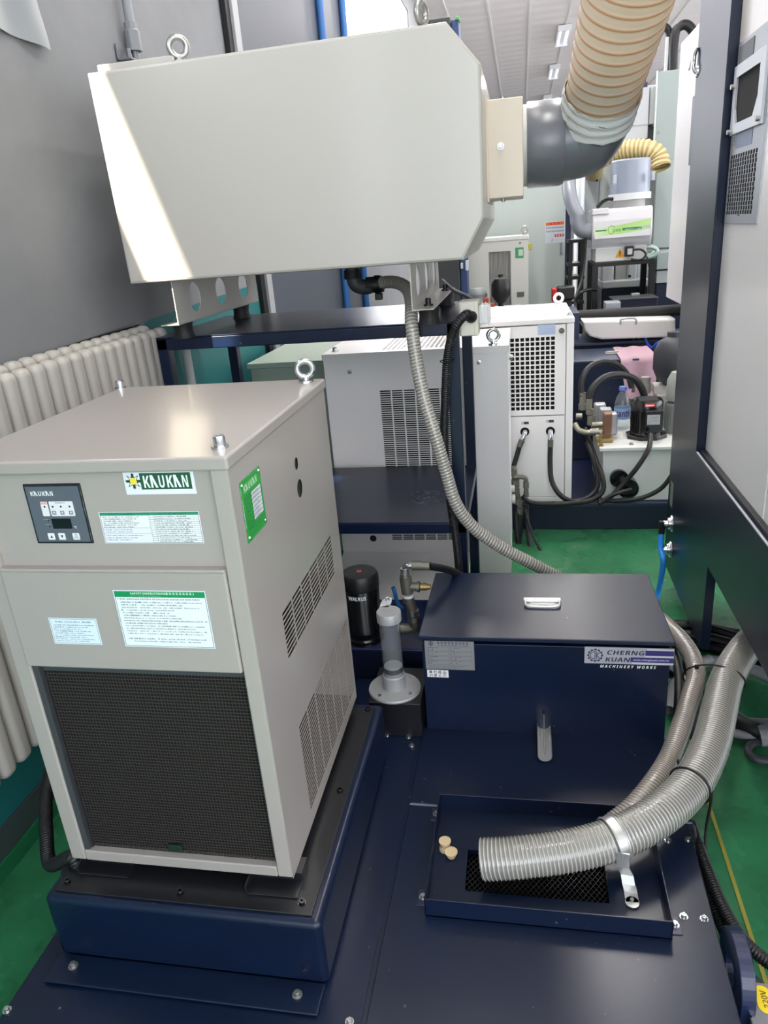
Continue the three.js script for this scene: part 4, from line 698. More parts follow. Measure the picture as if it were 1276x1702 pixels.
{
  const A = [-0.2511, 1.2846, -2.3], B = [-0.1373, 1.1808, -2.3];
  const jx0 = -0.1903, jx1 = -0.1313, jy0 = 1.1813, jy1 = 1.2861;
  const t = thing('junction_box', 'off-white electrical junction box at the right front corner of the rack', 'junction box', [(jx0 + jx1) / 2, jy0, -2.34]);
  part(t, 'case', bx(jx0, jx1, jy0, jy1, -2.40, -2.32, 0.004), P('#d8d5c6', 0.4));
  part(t, 'lid', bx(jx0 + 0.004, jx1 - 0.012, jy0 + 0.003, jy1 - 0.003, -2.322, -2.314, 0.002), P('#d8d5c6', 0.4));
  const g = [-0.1525, 1.2401, -2.31]; part(t, 'cable_gland', [cyl([g[0], g[1], -2.312], 0.018, 0.018, 0.012, 20, 'z')], M.rubber);
  part(t, 'connector', [bx(jx1, jx1 + 0.036, (jy0 + jy1) / 2 - 0.02, (jy0 + jy1) / 2 + 0.038, -2.39, -2.33, 0.006), ...[0, 1, 2].map((i) => bx(jx1 + 0.008 + i * 0.01, jx1 + 0.012 + i * 0.01, (jy0 + jy1) / 2 - 0.023, (jy0 + jy1) / 2 + 0.041, -2.393, -2.327, 0.002))], P('#dfdedd', 0.2, { clearcoat: 0.6 }), 'translucent side connector');
  const k = [[g[0], g[1], -2.312], [-0.1658, 1.2526, -2.27], [-0.1914, 1.2287, -2.26], [-0.2133, 1.1841, -2.28], [-0.2314, 1.1115, -2.3], [-0.2435, 0.995, -2.31], [-0.2541, 0.8731, -2.32], [-0.255, 0.7453, -2.33], [-0.2445, 0.6153, -2.33], [-0.2327, 0.5033, -2.33], [-0.2257, 0.3644, -2.33], [-0.224, 0.2444, -2.33]];
  single('black_conduit', 'black corrugated conduit curving out of the white junction box down the rack leg', 'conduit', ribbed(k, 0.0128, 0.0068, 0.13, '#1b1c1f', '#08090a', 0, 5, 14, 1), M.hoseMatt);
  single('grey_cable', 'grey cable lying across the rack top to the junction box', 'cable', cable([[-0.3013, 1.3128, -2.95], [-0.2498, 1.2881, -2.8], [-0.1801, 1.2826, -2.55], [-0.1473, 1.2794, -2.4]], 0.007), P('#6b7075', 0.5));
  const m1 = k[4], m2 = k[9];
  single('cable_tie', 'black cable tie fastening the conduit to the rack leg below the junction box', 'cable tie', band(m1, [0, 1, 0.1], [1, 0, 0], 0.022, 0.018, 0.0018), M.tie);
  single('cable_tie', 'black cable tie around drain hose and conduit at the middle shelf edge', 'cable tie', band([(-0.2092), 0.6034, -2.285], [0.3, 1, 0.1], [1, -0.1, 0], 0.038, 0.03, 0.0022), M.tie);
}
// ---------- wide chiller behind the rack ----------
{
  const x0 = -0.838, x1 = -0.058, z0 = -3.58, z1 = -3.05, yl = 1.0101, yt = 1.0368;
  const t = thing('wide_chiller', 'wide off-white chiller standing directly behind the navy rack shelves', 'chiller', [-0.45, 0, -3.35]);
  const lid = shape([[x0 - 0.004, -z1 - 0.004], [x1 + 0.004, -z1 - 0.004], [x1 + 0.004, -z0], [x0 - 0.004, -z0]]);
  for (let i = 0; i < 15; i++) for (let j = 0; j < 22; j++) rectHole(lid, -0.59 + i * 0.0205, 3.1 + j * 0.0205, -0.59 + i * 0.0205 + 0.013, 3.1 + j * 0.0205 + 0.013);
  part(t, 'lid', [plateY(lid, yt, 0.002), bx(x0 - 0.004, x1 + 0.004, yl, yt - 0.001, z1 + 0.001, z1 + 0.004, 0.001), bx(x1 + 0.001, x1 + 0.004, yl, yt - 0.001, z0, z1 + 0.004, 0.001), bx(x0 - 0.004, x0 - 0.001, yl, yt - 0.001, z0, z1 + 0.004, 0.001)], M.white);
  const s = shape([[x0, 0.008], [x1, 0.008], [x1, yl], [x0, yl]]);
  slots(s, -0.602, 0.478, 6, 41, 0.046, 0.0058, 0.0523, 0.0097); slots(s, -0.598, 0.175, 6, 26, 0.046, 0.0058, 0.0523, 0.0097);
  roundHole(s, -0.6886, 0.1813, 0.016);
  part(t, 'front_panel', plateZ(s, z1, 0.0016), M.white);
  part(t, 'hole_plug', cyl([-0.6886, 0.1813, z1 - 0.003], 0.016, 0.016, 0.003, 24, 'z'), M.black);
  part(t, 'condenser', bx(-0.63, -0.27, 0.12, 0.9, -3.12, -3.09, 0.001), fins);
  part(t, 'side_panel', bx(x1 - 0.004, x1, 0.008, yl, z0, z1 - 0.002, 0.001), M.white); part(t, 'side_panel', bx(x0, x0 + 0.004, 0.008, yl, z0, z1 - 0.002, 0.001), M.white); part(t, 'back_panel', bx(x0, x1, 0.008, yl, z0, z0 + 0.004, 0.001), M.white);
  { const k = extrude(shape([[2.46, 0.004], [3.045, 0.115], [3.048, 0.112], [2.46, 0.001]]), 0.60); k.rotateY(Math.PI / 2); k.translate(-0.835, 0, 0); single('sheet_panel', 'grey-white sheet metal panel sloping to the floor under the rack behind the pump', 'panel', k, M.white); }
  part(t, 'foot_frame', bx(x0 + 0.02, x1 - 0.02, 0, 0.008, z0 + 0.02, z1 - 0.02, 0.001), M.black);
  part(t, 'fan_deck', bx(x0 + 0.01, x1 - 0.01, yt - 0.07, yt - 0.06, z0 + 0.01, z1 - 0.01, 0.001), M.dark);
  for (const q of [[-0.7262, 0.9586, -3.05], [-0.1754, 0.9737, -3.05]]) part(t, 'panel_screw', [lathe([0, 0, 0], [[0, 0], [0.009, 0], [0.0085, 0.004], [0.004, 0.006], [0, 0.006]], 20).rotateX(Math.PI / 2).translate(q[0], q[1], z1)], M.steel);
  part(t, 'lifting_eye', eyebolt([-0.1159, yt, -3.08], 0.031, 0.2), M.steel);
  part(t, 'lid_bolt', socketBolt([-0.7989, yt, -3.12], 0.011, 'y', 0.018), M.steel);
  part(t, 'side_knob', cyl([x1 + 0.012, 0.977, -3.12], 0.012, 0.010, 0.016, 16, 'x'), M.zinc);
}
// ---------- grey-green cabinet to its left ----------
{
  const A = [-1.2833, 0.9737, -3.3], x0 = A[0], y1 = A[1], x1 = -0.845;
  const t = thing('low_cabinet', 'plain grey-green low cabinet with a flat lid left of the wide white chiller', 'cabinet', [(x0 + x1) / 2, 0, -3.6]);
  part(t, 'body', bx(x0 + 0.01, x1 - 0.0, 0, y1 - 0.028, -3.95, -3.32, 0.003), M.paleGreen); part(t, 'lid', bx(x0, x1 + 0.006, y1 - 0.026, y1, -3.97, -3.30, 0.004), M.paleGreen);
}
// ---------- white chiller with the square grid ----------
{
  const x0 = -0.27, x1 = 0.2405, y0 = 0.145, yt = 1.068, z1 = -3.6, z0 = -4.28;
  const b = thing('plinth', 'dark navy plinth on the green floor under the white grid chiller and tank', 'plinth', [0.4, 0, -4.1]);
  part(b, 'body', metreUV(bx(-0.42, 1.25, 0, 0.125, -4.75, -3.585, 0.004)), M.navyDark); part(b, 'edge_trim', bx(-0.42, 1.25, 0.125, 0.1445, -4.75, -3.575, 0.004), M.navyPlain);
  const t = thing('grid_chiller', 'tall white chiller with a square-hole grid and two hose ports', 'chiller', [0, y0, -3.94]);
  part(t, 'lid', [bx(x0, x1 + 0.002, 1.041, yt, z0, z1 + 0.003, 0.006, 3)], M.white);
  for (let i = 0; i < 9; i++) part(t, 'lid_louvre', bx(-0.19 + i * 0.041, -0.19 + i * 0.041 + 0.024, yt - 0.001, yt + 0.006, -4.0, -3.72, 0.005, 2), P('#eceae6', 0.4));
  const s = shape([[x0, 0.604], [0.203, 0.604], [0.203, 1.038], [x0, 1.038]]); for (let i = 0; i < 15; i++) for (let j = 0; j < 16; j++) rectHole(s, -0.199 + i * 0.02385, 0.632 + j * 0.0223, -0.199 + i * 0.02385 + 0.0175, 0.632 + j * 0.0223 + 0.0165);
  part(t, 'grid_panel', plateZ(s, z1, 0.002), M.white); part(t, 'filter', bx(x0 + 0.02, 0.19, 0.61, 1.01, -3.63, -3.622, 0.001), P('#1c1715', 0.85));
  const lp = shape([[x0, 0.176], [0.203, 0.176], [0.203, 0.600], [x0, 0.600]]); const q1 = [0.0094, 0.5228, -3.6], q2 = [0.134, 0.5221, -3.6]; roundHole(lp, q1[0], q1[1], 0.0195); roundHole(lp, q2[0], q2[1], 0.0195);
  part(t, 'lower_panel', plateZ(lp, z1, 0.002), M.white);
  part(t, 'corner_post', bx(0.2055, x1, y0 + 0.002, 1.0405, -3.64, z1, 0.004), M.white); part(t, 'bottom_rail', bx(x0, 0.204, y0 + 0.002, 0.174, -3.64, z1, 0.004), M.white);
  part(t, 'side_panel', bx(x1 - 0.004, x1 - 0.001, y0 + 0.002, 1.04, z0, -3.63, 0.001), M.white); part(t, 'side_panel', bx(x0, x0 + 0.004, y0 + 0.002, 1.04, z0, -3.61, 0.001), M.white); part(t, 'back_panel', bx(x0, x1, y0 + 0.002, 1.04, z0, z0 + 0.004, 0.001), M.white);
  part(t, 'inner_wall', bx(x0 + 0.01, 0.2, y0 + 0.004, 1.03, -3.70, -3.66, 0.001), M.dark);
  sticker(t, 'blue_label', [0.1137, 1.0165, z1 + 0.0006], 0.082, 0.047, printed(164, 94, (x, w, h) => { x.fillStyle = '#bccbe6'; x.fillRect(0, 0, w, h); for (let i = 0; i < 5; i++) fakeLine(x, 10, 22 + i * 15, 140, 8, i + 2, '#8fa3c8'); }), 'z', 0.0008, 'pale blue label');
  part(t, 'door_knob', [cyl([0.1829, 1.01, z1 + 0.008], 0.012, 0.013, 0.016, 18, 'z'), bx(0.1829 - 0.014, 0.1829 + 0.014, 1.01 - 0.004, 1.01 + 0.004, z1 + 0.012, z1 + 0.022, 0.003)], M.castSteel);
  part(t, 'lifting_eye', eyebolt([0.1938, yt, -4.15], 0.03, 0.2), M.white); part(t, 'lid_bolt', hexBolt([0.222, yt, -3.68], 0.009), M.steel);
  const ptag = printed(96, 40, (x, w, h) => { x.fillStyle = '#b9babb'; x.fillRect(0, 0, w, h); x.fillStyle = '#222426'; x.fillRect(34, 3, 60, 34); fakeLine(x, 42, 28, 40, 16, 3, '#9a9c9e'); });
  for (const q of [[0.0112, 0.5675, -3.6], [0.1323, 0.5727, -3.6]]) sticker(t, 'port_tag', [q[0], q[1], z1 + 0.0006], 0.036, 0.014, ptag);
  const port = (q, to, lab) => {
    part(t, 'port_ring', new THREE.TorusGeometry(0.0195, 0.003, 10, 28).translate(q[0], q[1], z1 + 0.001), M.rubber); part(t, 'port_elbow', [cable([[q[0], q[1], z1 - 0.02], [q[0], q[1], z1 + 0.018], [q[0] + (to[0] - q[0]) * 0.25, q[1] - 0.02, z1 + 0.028], [q[0] + (to[0] - q[0]) * 0.5, (q[1] + to[1]) / 2, z1 + 0.03]], 0.0125, 24, 14)], M.steel);
    part(t, 'port_fitting', [rod([q[0] + (to[0] - q[0]) * 0.5, (q[1] + to[1]) / 2, z1 + 0.03], [to[0], to[1], z1 + 0.03], 0.0155, 6)], M.castSteel);
  };
  const e1 = [-0.0179, 0.4559], e2 = [0.1333, 0.4518]; port(q1, e1); port(q2, e2);
  single('rubber_hose', 'short black hose from the first port of the grid chiller down to the brass manifold', 'hose', [cable([[e1[0], e1[1], -3.57], [-0.0333, 0.4013, -3.565], [-0.0518, 0.3431, -3.55], [-0.058, 0.3146, -3.54]], 0.0125)][0], M.hoseBlack);
  single('rubber_hose', 'black hose bending from the second port of the grid chiller to the bundle', 'hose', cable([[e2[0], e2[1], -3.57], [0.1318, 0.3675, -3.56], [0.1399, 0.2825, -3.53], [0.1771, 0.2226, -3.5], [0.2357, 0.1867, -3.5], [0.3095, 0.1943, -3.52], [0.3584, 0.2302, -3.56], [0.3648, 0.2772, -3.58], [0.3427, 0.3753, -3.62], [0.3187, 0.4311, -3.7]], 0.0125), M.hoseBlack);
}
{
  const t = thing('hydraulic_manifold', 'cluster of steel hose fittings beside the wide white chiller', 'manifold', [-0.0223, 0.3, -3.45]);
  const F = (px, py, r, h, ax) => cyl([0, 0, 0], r, r, h, ax === 'h' ? 6 : 16, ax === 'h' || ax === 'y' ? 'y' : ax);
  const at = (g, p) => g.translate(...p);
  part(t, 'body', [rod([-0.0504, 0.3847, -3.47], [-0.0121, 0.1216, -3.45], 0.013), at(F(0, 0, 0.021, 0.03, 'h'), [-0.0479, 0.3535, -3.47]), at(F(0, 0, 0.023, 0.035, 'h'), [-0.0397, 0.3003, -3.46]), at(F(0, 0, 0.019, 0.02, 'y'), [-0.0373, 0.2592, -3.46]), at(F(0, 0, 0.024, 0.03, 'h'), [-0.026, 0.2118, -3.45]), at(F(0, 0, 0.020, 0.03, 'h'), [-0.0177, 0.1604, -3.45])], M.castSteel);
  part(t, 'side_elbow', [cable([[-0.0481, 0.3319, -3.46], [-0.0044, 0.331, -3.46], [0.0101, 0.3245, -3.46], [0.0128, 0.2994, -3.46], [0.0123, 0.2299, -3.46]], 0.0115, 30, 12), at(F(0, 0, 0.016, 0.025, 'h'), [0.0128, 0.29, -3.46]), at(F(0, 0, 0.015, 0.02, 'h'), [0.0124, 0.2395, -3.46])], M.castSteel);
  part(t, 'white_union', [at(F(0, 0, 0.021, 0.03, 'x'), [-0.061, 0.2256, -3.44]), at(F(0, 0, 0.024, 0.014, 'x'), [-0.0463, 0.2254, -3.44]), at(F(0, 0, 0.018, 0.03, 'x'), [-0.0573, 0.2793, -3.44])], P('#d6d6d2', 0.4));
  const hs = [['black hose falling straight down from the manifold to the floor', [[-0.0179, 0.1378, -3.45], [-0.0219, 0.0318, -3.43], [-0.0378, -0.0708, -3.4], [-0.0262, -0.1227, -3.3], [-0.0092, -0.1704, -3.2]], 0.016], ['black hose crossing in front of its neighbour below the manifold', [[-0.0356, 0.1503, -3.46], [-0.0308, 0.0362, -3.42], [-0.0079, -0.0615, -3.38], [0.0261, -0.1289, -3.28], [0.0535, -0.1858, -3.2]], 0.014],
    ['thin black hose bowing outward from the manifold elbow', [[0.0152, 0.214, -3.46], [0.0173, 0.1092, -3.44], [0.0279, 0.0043, -3.38], [0.0498, -0.073, -3.3], [0.0819, -0.1368, -3.2]], 0.011], ['thinnest black cable slanting away from the manifold across the green floor', [[0.006, 0.1737, -3.44], [0.0286, 0.0931, -3.4], [0.0791, -0.0012, -3.32], [0.1342, -0.0969, -3.25], [0.1664, -0.168, -3.2]], 0.007]];
  for (const [lab, pts, r] of hs) single('rubber_hose', lab, 'hose', cable(pts, r), M.hoseBlack);
  single('rubber_hose', 'long black hose sweeping along the plinth front from the manifold to the white tank', 'hose', cable([[-0.0053, 0.2344, -3.44], [0.0297, 0.2016, -3.45], [0.1174, 0.1872, -3.46], [0.2482, 0.1883, -3.47], [0.3367, 0.195, -3.5], [0.3862, 0.2345, -3.52], [0.3814, 0.3028, -3.55], [0.3576, 0.3592, -3.62], [0.3353, 0.4249, -3.72], [0.3166, 0.4769, -3.8]], 0.0125), M.hoseBlack);
}
// ---------- machine at the right edge ----------
const MX = 0.586, MW = 0.614;
{
  const u1 = -(-2.5623), t = thing('machining_centre', 'big white and navy machine tool filling the right edge of the room', 'machine', [1.2, 0.1, -2]);
  const zc0 = -2.98, zc1 = -u1, ysk = 0.715, zl = -2.2802;
  part(t, 'column', metreUV(bx(MX, MW + 0.06, 0.102, 3.3, zc0, zc1, 0.003)), M.navy);
  const sk = shape([[u1 - 0.0015, 0.102], [-zl, 0.102], [-zl, 0.412], [0.9, 0.412], [0.9, ysk], [u1 - 0.0015, ysk]]);
  const skg = extrude(sk, 0.026, 0.0015); skg.rotateY(Math.PI / 2); skg.translate(MX, 0, 0);
  part(t, 'skirt', metreUV(skg), M.navy);
  part(t, 'skirt_highlight', bx(MX - 0.0004, MX + 0.006, ysk - 0.001, ysk + 0.0025, zc1 + 0.004, -0.9, 0.001), P('#c9ccd2', 0.35));  // pale strip paints the highlight along the top of the navy skirt
  part(t, 'gap_seal', bx(MX + 0.012, MW + 0.002, ysk, ysk + 0.012, zc1 + 0.003, -0.9, 0.001), M.black);
  part(t, 'side_panel', bx(MW, 1.9, ysk + 0.008, 3.3, zc1 + 0.004, -0.9, 0.003), M.white);
  part(t, 'rear_body', bx(MW + 0.06, 1.9, 0.42, 3.3, zc0 + 0.02, zc1 + 0.004, 0.003), M.white);
  part(t, 'under_pan', bx(MW, 1.9, 0.405, 0.72, zc0 + 0.02, -0.9, 0.003), M.navyDark);
  for (const z of [-2.8, -1.1]) part(t, 'levelling_foot', [cyl([1.25, 0.2, z], 0.05, 0.05, 0.41), cyl([1.25, 0.015, z], 0.09, 0.08, 0.03)], M.castSteel);
  part(t, 'panel_trim', bx(MW - 0.002, MW + 0.001, 0.73, 3.3, -1.9084 - 0.004, -1.9084 + 0.004, 0.001), P('#f2f2f0', 0.4));
  // cooling unit let into the white panel
  const z0 = -2.5423, z1 = z0 + 0.42, y1 = 1.9189, y0 = 1.4472, H = y1 - y0;
  const zr = -2.2326, W = zr - z0, fx = MW;
  const c = part(t, 'cooling_unit', bx(fx - 0.004, fx + 0.02, y0, y1 + 0.004, z0, z0 + W + 0.02, 0.002), P('#b3b7bd', 0.4, { metalness: 0.35 }), 'grey louvred cooling unit');
  part(c, 'unit_gap', bx(fx - 0.0045, fx - 0.0005, y0, y1 + 0.006, z0 - 0.005, z0 - 0.0005, 0.0003), M.black);
  part(c, 'top_recess', bx(fx - 0.006, fx, y1 - 0.055, y1 - 0.008, z0 + 0.02, z0 + W * 0.52, 0.001), P('#6a6d72', 0.5));
  const fA = [-z0 - 0.03, y1 - 0.085], ww = W - 0.025, wy0 = y0 + H * 0.565;
  const fs = shape([[-z0 - 0.008, wy0 - 0.026], [-z0 - W, wy0 - 0.026], [-z0 - W, fA[1] + 0.03], [-z0 - 0.008, fA[1] + 0.03]]);
  const hole = new THREE.Path(); [[-z0 - 0.04, fA[1]], [-z0 - 0.04, wy0 + 0.04], [-z0 - 0.06, wy0], [-z0 - W + 0.08, wy0], [-z0 - W + 0.045, wy0 + 0.045], [-z0 - W + 0.045, fA[1]]].forEach((q, i) => (i ? hole.lineTo(...q) : hole.moveTo(...q))); hole.closePath(); fs.holes.push(hole);
  const fr = extrude(fs, 0.006, 0.001); fr.rotateY(Math.PI / 2); fr.translate(fx - 0.011, 0, 0); part(c, 'filter_frame', fr, P('#c4c8cd', 0.35, { metalness: 0.3 }));
  part(c, 'filter', bx(fx - 0.0065, fx - 0.0042, wy0 - 0.002, fA[1] + 0.004, z0 + 0.03, z0 + W - 0.03, 0.0005), P('#2b2a2b', 0.85, { bumpMap: peel, bumpScale: 0.002 }));
  for (const q of [[z0 + 0.016, fA[1] - 0.02], [z0 + 0.016, wy0 - 0.016], [z0 + W - 0.014, wy0 - 0.012]]) part(c, 'thumb_screw', cyl([fx - 0.016, q[1], q[0]], 0.007, 0.007, 0.01, 14, 'x'), M.zinc);
  sticker(c, 'unit_label', [fx - 0.0046, y0 + H * 0.475, z0 + W * 0.46], 0.16, 0.045, printed(32, 16, (x) => { x.fillStyle = '#7f8da6'; x.fillRect(0, 0, 32, 16); }), '-x', 0.0008);
  sticker(c, 'ce_mark', [fx - 0.0046, y0 + H * 0.475, z0 + 0.035], 0.045, 0.034, printed(96, 72, (x, w, h) => { x.fillStyle = '#aeb2b8'; x.fillRect(0, 0, w, h); x.strokeStyle = '#26282c'; x.lineWidth = 7; x.beginPath(); x.arc(36, 36, 24, 1.9, 4.4); x.stroke(); x.beginPath(); x.arc(80, 36, 24, 1.9, 4.4); x.moveTo(56, 36); x.lineTo(74, 36); x.stroke(); }), '-x', 0.0008);
  const g = []; for (let j = 0; j < 14; j++) for (let i = 0; i < 11; i++) g.push(bx(fx - 0.0052, fx - 0.0035, 0, 0.0105, 0, 0.0125, 0.001, 1).translate(0, y0 + 0.055 * H + j * 0.0245 * H, z0 + 0.02 + i * (W - 0.04) / 11 + (j % 2) * 0.004));
  const v = part(c, 'vent_hole', g, M.dark);
  part(c, 'unit_screw', cyl([fx - 0.005, y0 + 0.025, z0 + W * 0.5], 0.004, 0.004, 0.003, 12, 'x'), M.castSteel);
  // fittings on the column
  const f1 = [0.586, 0.321, -2.8737], f2 = [0.586, 0.2116, -2.8626];
  for (const f of [f1, f2]) part(t, 'bulkhead_fitting', [cyl([MX - 0.003, f[1], f[2]], 0.032, 0.034, 0.006, 32, 'x'), cyl([MX - 0.010, f[1], f[2]], 0.023, 0.026, 0.012, 28, 'x'), cyl([MX - 0.022, f[1], f[2]], 0.012, 0.014, 0.018, 6, 'x')], M.steel);
  part(t, 'push_elbow', [rod([MX - 0.02, f1[1], f1[2]], [MX - 0.038, f1[1], f1[2]], 0.0105), rod([MX - 0.037, f1[1] + 0.01, f1[2]], [MX - 0.037, f1[1] - 0.045, f1[2]], 0.0125)], M.rubber);
  part(t, 'push_plug', rod([MX - 0.034, f2[1] + 0.02, f2[2]], [MX - 0.034, f2[1] - 0.025, f2[2]], 0.0105), M.rubber);
  single('air_tube', 'bright blue air tube dropping from the round fitting on the navy column', 'tube', cable([[MX - 0.037, f1[1] - 0.04, f1[2]], [MX - 0.040, f1[1] - 0.1, f1[2] + 0.02], [0.55, 0.1911, -2.8079], [0.549, 0.1115, -2.8165], [0.54, 0.0163, -2.8297], [0.5, -0.0586, -2.7605]], 0.0115), M.blueTube);
  sticker(t, 'green_label', [MX - 0.0006, 0.4313, -2.911], 0.05, 0.1, printed(64, 128, (x) => { x.fillStyle = '#7d8f80'; x.fillRect(0, 0, 64, 128); for (let i = 0; i < 8; i++) fakeLine(x, 8, 22 + i * 14, 46, 8, i + 1, '#4a5a50'); }), '-x');
  const hk = [0.586, 1.9509, -2.9665]; part(t, 'latch_handle', [cable([[MX - 0.004, hk[1] - 0.03, hk[2] + 0.012], [MX - 0.012, hk[1] - 0.02, hk[2] + 0.01], [MX - 0.010, hk[1] + 0.008, hk[2] - 0.006], [MX - 0.008, hk[1] + 0.034, hk[2] - 0.003], [MX - 0.002, hk[1] + 0.042, hk[2] + 0.003]], 0.0055), lathe([0, 0, 0], [[0, 0], [0.018, 0], [0.015, 0.006], [0, 0.008]], 24).rotateZ(Math.PI / 2).translate(MX, hk[1] - 0.027, hk[2] + 0.012)], M.steel);
}
// ---------- floor cables and fittings between tank and machine ----------
{
  const gray = P('#8e9194', 0.5), pts = [
    ['grey_cable', 'pale grey cable swinging across the floor under the machine notch', [[0.4816, 0.03, -2.2352], [0.5486, 0.03, -2.3016], [0.651, 0.03, -2.3222], [0.7385, 0.03, -2.2862], [0.8276, 0.03, -2.2067]], 0.019, gray],
    ['grey_cable', 'pale grey cable looping close to the tank side behind the tied hoses', [[0.5764, 0.05, -2.2538], [0.5326, 0.04, -2.2231], [0.4938, 0.03, -2.1657], [0.4783, 0.03, -2.0915], [0.4991, 0.03, -2.0485], [0.5606, 0.03, -2.0039], [0.6513, 0.03, -1.9867], [0.7599, 0.03, -1.9831]], 0.015, gray],
    ['grey_cable', 'second pale grey cable in the loop beside the tank, nearer the wall of the tank', [[0.6217, 0.06, -2.2889], [0.554, 0.05, -2.238], [0.5044, 0.05, -2.1784], [0.4674, 0.04, -2.116], [0.4458, 0.03, -2.0324]], 0.017, gray],
    ['black_cable', 'thick black cable bundle slanting across the floor beside the thick hose', [[0.5772, 0.04, -2.123], [0.6079, 0.04, -2.0239], [0.6501, 0.04, -1.9533], [0.7358, 0.04, -1.907]], 0.026, M.hoseBlack],
    ['black_cable', 'black cable loop lying alone on the green floor at the frame edge', [[0.6946, 0.015, -1.9245], [0.6497, 0.015, -1.8992], [0.6343, 0.015, -1.8661], [0.6472, 0.015, -1.8361], [0.7157, 0.015, -1.8315]], 0.011, M.darkGray],
    ['black_cable', 'black cable pressed against the right side of the filter box', [[0.4572, 0.219, -2.1], [0.447, 0.2186, -1.95], [0.4186, 0.1993, -1.8], [0.3997, 0.1393, -1.72], [0.3982, 0.0544, -1.7]], 0.014, M.hoseBlack],
    ['black_cable', 'dark green black cable rising between filter box and tied hoses', [[0.4585, 0.1658, -2.15], [0.4806, 0.1795, -2.05], [0.4959, 0.1836, -1.98], [0.4955, 0.1574, -1.92], [0.4747, 0.0607, -1.85]], 0.015, M.hoseBlack],
  ];
  for (const [n, l, p, r, m] of pts) single(n, l, 'cable', cable(p, r), m);
  const cc = thing('grey_cable', 'grey cable with a round end cap below the black cable on the green floor', 'cable', [0.6454, 0.025, -1.9301]), e = [0.6957, 0.03, -1.9166];
  part(cc, 'cord', cable([[0.5011, 0.025, -1.9678], [0.5746, 0.025, -1.9501], [0.6454, 0.025, -1.9301], [0.6913, 0.025, -1.9281]], 0.014), P('#77797c', 0.5));
  part(cc, 'end_cap', lathe([0, 0, 0], [[0, 0], [0.03, 0], [0.032, 0.01], [0.03, 0.05], [0, 0.052]], 24).rotateZ(-1.4).translate(e[0] - 0.02, 0.035, e[2]), P('#8a8c8f', 0.5));
  for (let i = 0; i < 5; i++) single('black_cable', ['uppermost of the black cables bundled on the floor behind the machine leg', 'second of the black cables bundled behind the machine leg', 'middle one of the black cables bundled behind the machine leg', 'fourth of the black cables bundled behind the machine leg', 'lowest of the black cables bundled on the floor behind the machine leg'][i], 'cable',
    cable([[0.30, 0.02 + 0.018 * (i % 2), -2.62 + i * 0.042], [0.45, 0.02, -2.60 + i * 0.04], [0.62, 0.02 + 0.02 * (i % 2), -2.58 + i * 0.035], [0.85, 0.02, -2.50 + i * 0.04], [1.2, 0.02, -2.4 + i * 0.03]], 0.019), M.hoseBlack);
  for (const [l, p, r] of [['black corrugated conduit running outward beside the tank edge', [[0.4028, 0.076, -1.5], [0.3955, 0.1021, -1.42], [0.3962, 0.1197, -1.32], [0.4089, 0.1168, -1.22], [0.4318, 0.115, -1.15], [0.4847, 0.1045, -1.1]], 0.0125], ['black corrugated conduit hugging the tank edge down to the grey terminal box', [[0.3872, 0.1061, -1.46], [0.3831, 0.1051, -1.38], [0.3947, 0.0893, -1.28], [0.4113, 0.0835, -1.17], [0.4215, 0.0983, -1.08]], 0.0125]])
    single('black_conduit', l, 'conduit', ribbed(p, r, 0.006, 0.13, '#191a1d', '#070809', 0, 5, 12, 1), M.hoseMatt);
  single('cable_tie', 'long black cable tie tail hanging from the thick hose to the conduits', 'cable tie', cable([[0.4159, 0.2679, -1.42], [0.4163, 0.2123, -1.42], [0.4127, 0.1404, -1.42], [0.411, 0.0872, -1.4]], 0.0032), M.tie);
  const z0 = -1.13, lug = new THREE.Shape(); lug.moveTo(0.985, 0.02); lug.lineTo(0.985, 0.15); lug.absarc(1.06, 0.15, 0.075, Math.PI, 0, true); lug.lineTo(1.135, 0.02); lug.closePath(); roundHole(lug, 1.06, 0.15, 0.03);
  single('lifting_lug', 'round-topped navy steel lifting lug beside the tank edge', 'lifting lug', plateX(lug, 0.400, 0.022, 0.002), M.navyPlain);
  const q = [0.3914, 0.14, -1.0494], q2 = [0.3898, 0.14, -0.9724], t = thing('terminal_box', 'small grey motor terminal box with a yellow voltage sticker', 'terminal box', [q[0] + 0.06, 0, q[2]]);
  part(t, 'box_body', bx(q[0] + 0.003, q[0] + 0.125, 0.0, 0.134, q[2] + 0.003, q[2] + 0.12, 0.006), P('#6c6c70', 0.45)); part(t, 'box_lid', bx(q[0], q[0] + 0.128, 0.132, 0.140, q[2], q[2] + 0.125, 0.003), P('#7b7b7f', 0.4));
  for (const p of [[0.3974, 0.14, -1.0441], [0.3956, 0.14, -0.9828]]) part(t, 'lid_screw', cyl([p[0], 0.1415, p[2]], 0.0052, 0.0045, 0.004, 14), M.steel);
  part(t, 'cable_gland', lathe([q[0] + 0.03, 0.085, q[2] + 0.006], [[0.014, 0], [0.022, 0], [0.022, 0.03], [0.016, 0.04]], 20).translate(-q[0] - 0.03, -0.085, -q[2] - 0.006).rotateX(-Math.PI / 2).translate(q[0] + 0.035, 0.095, q[2] + 0.004), M.darkGray);
  const sc = [0.4249, 0.1405, -1.0159], oval = new THREE.Shape(); oval.moveTo(-0.0135, -0.013); oval.lineTo(-0.0135, 0.013); oval.absarc(0, 0.013, 0.0135, Math.PI, 0, true); oval.lineTo(0.0135, -0.013); oval.absarc(0, -0.013, 0.0135, 0, Math.PI, true);
  const og = extrude(oval, 0.0006); og.rotateX(-Math.PI / 2); og.rotateY(-0.05); og.translate(sc[0], 0.1401, sc[2]); const st = part(t, 'voltage_sticker', og, M.yellow, 'yellow oval sticker reading 220V');
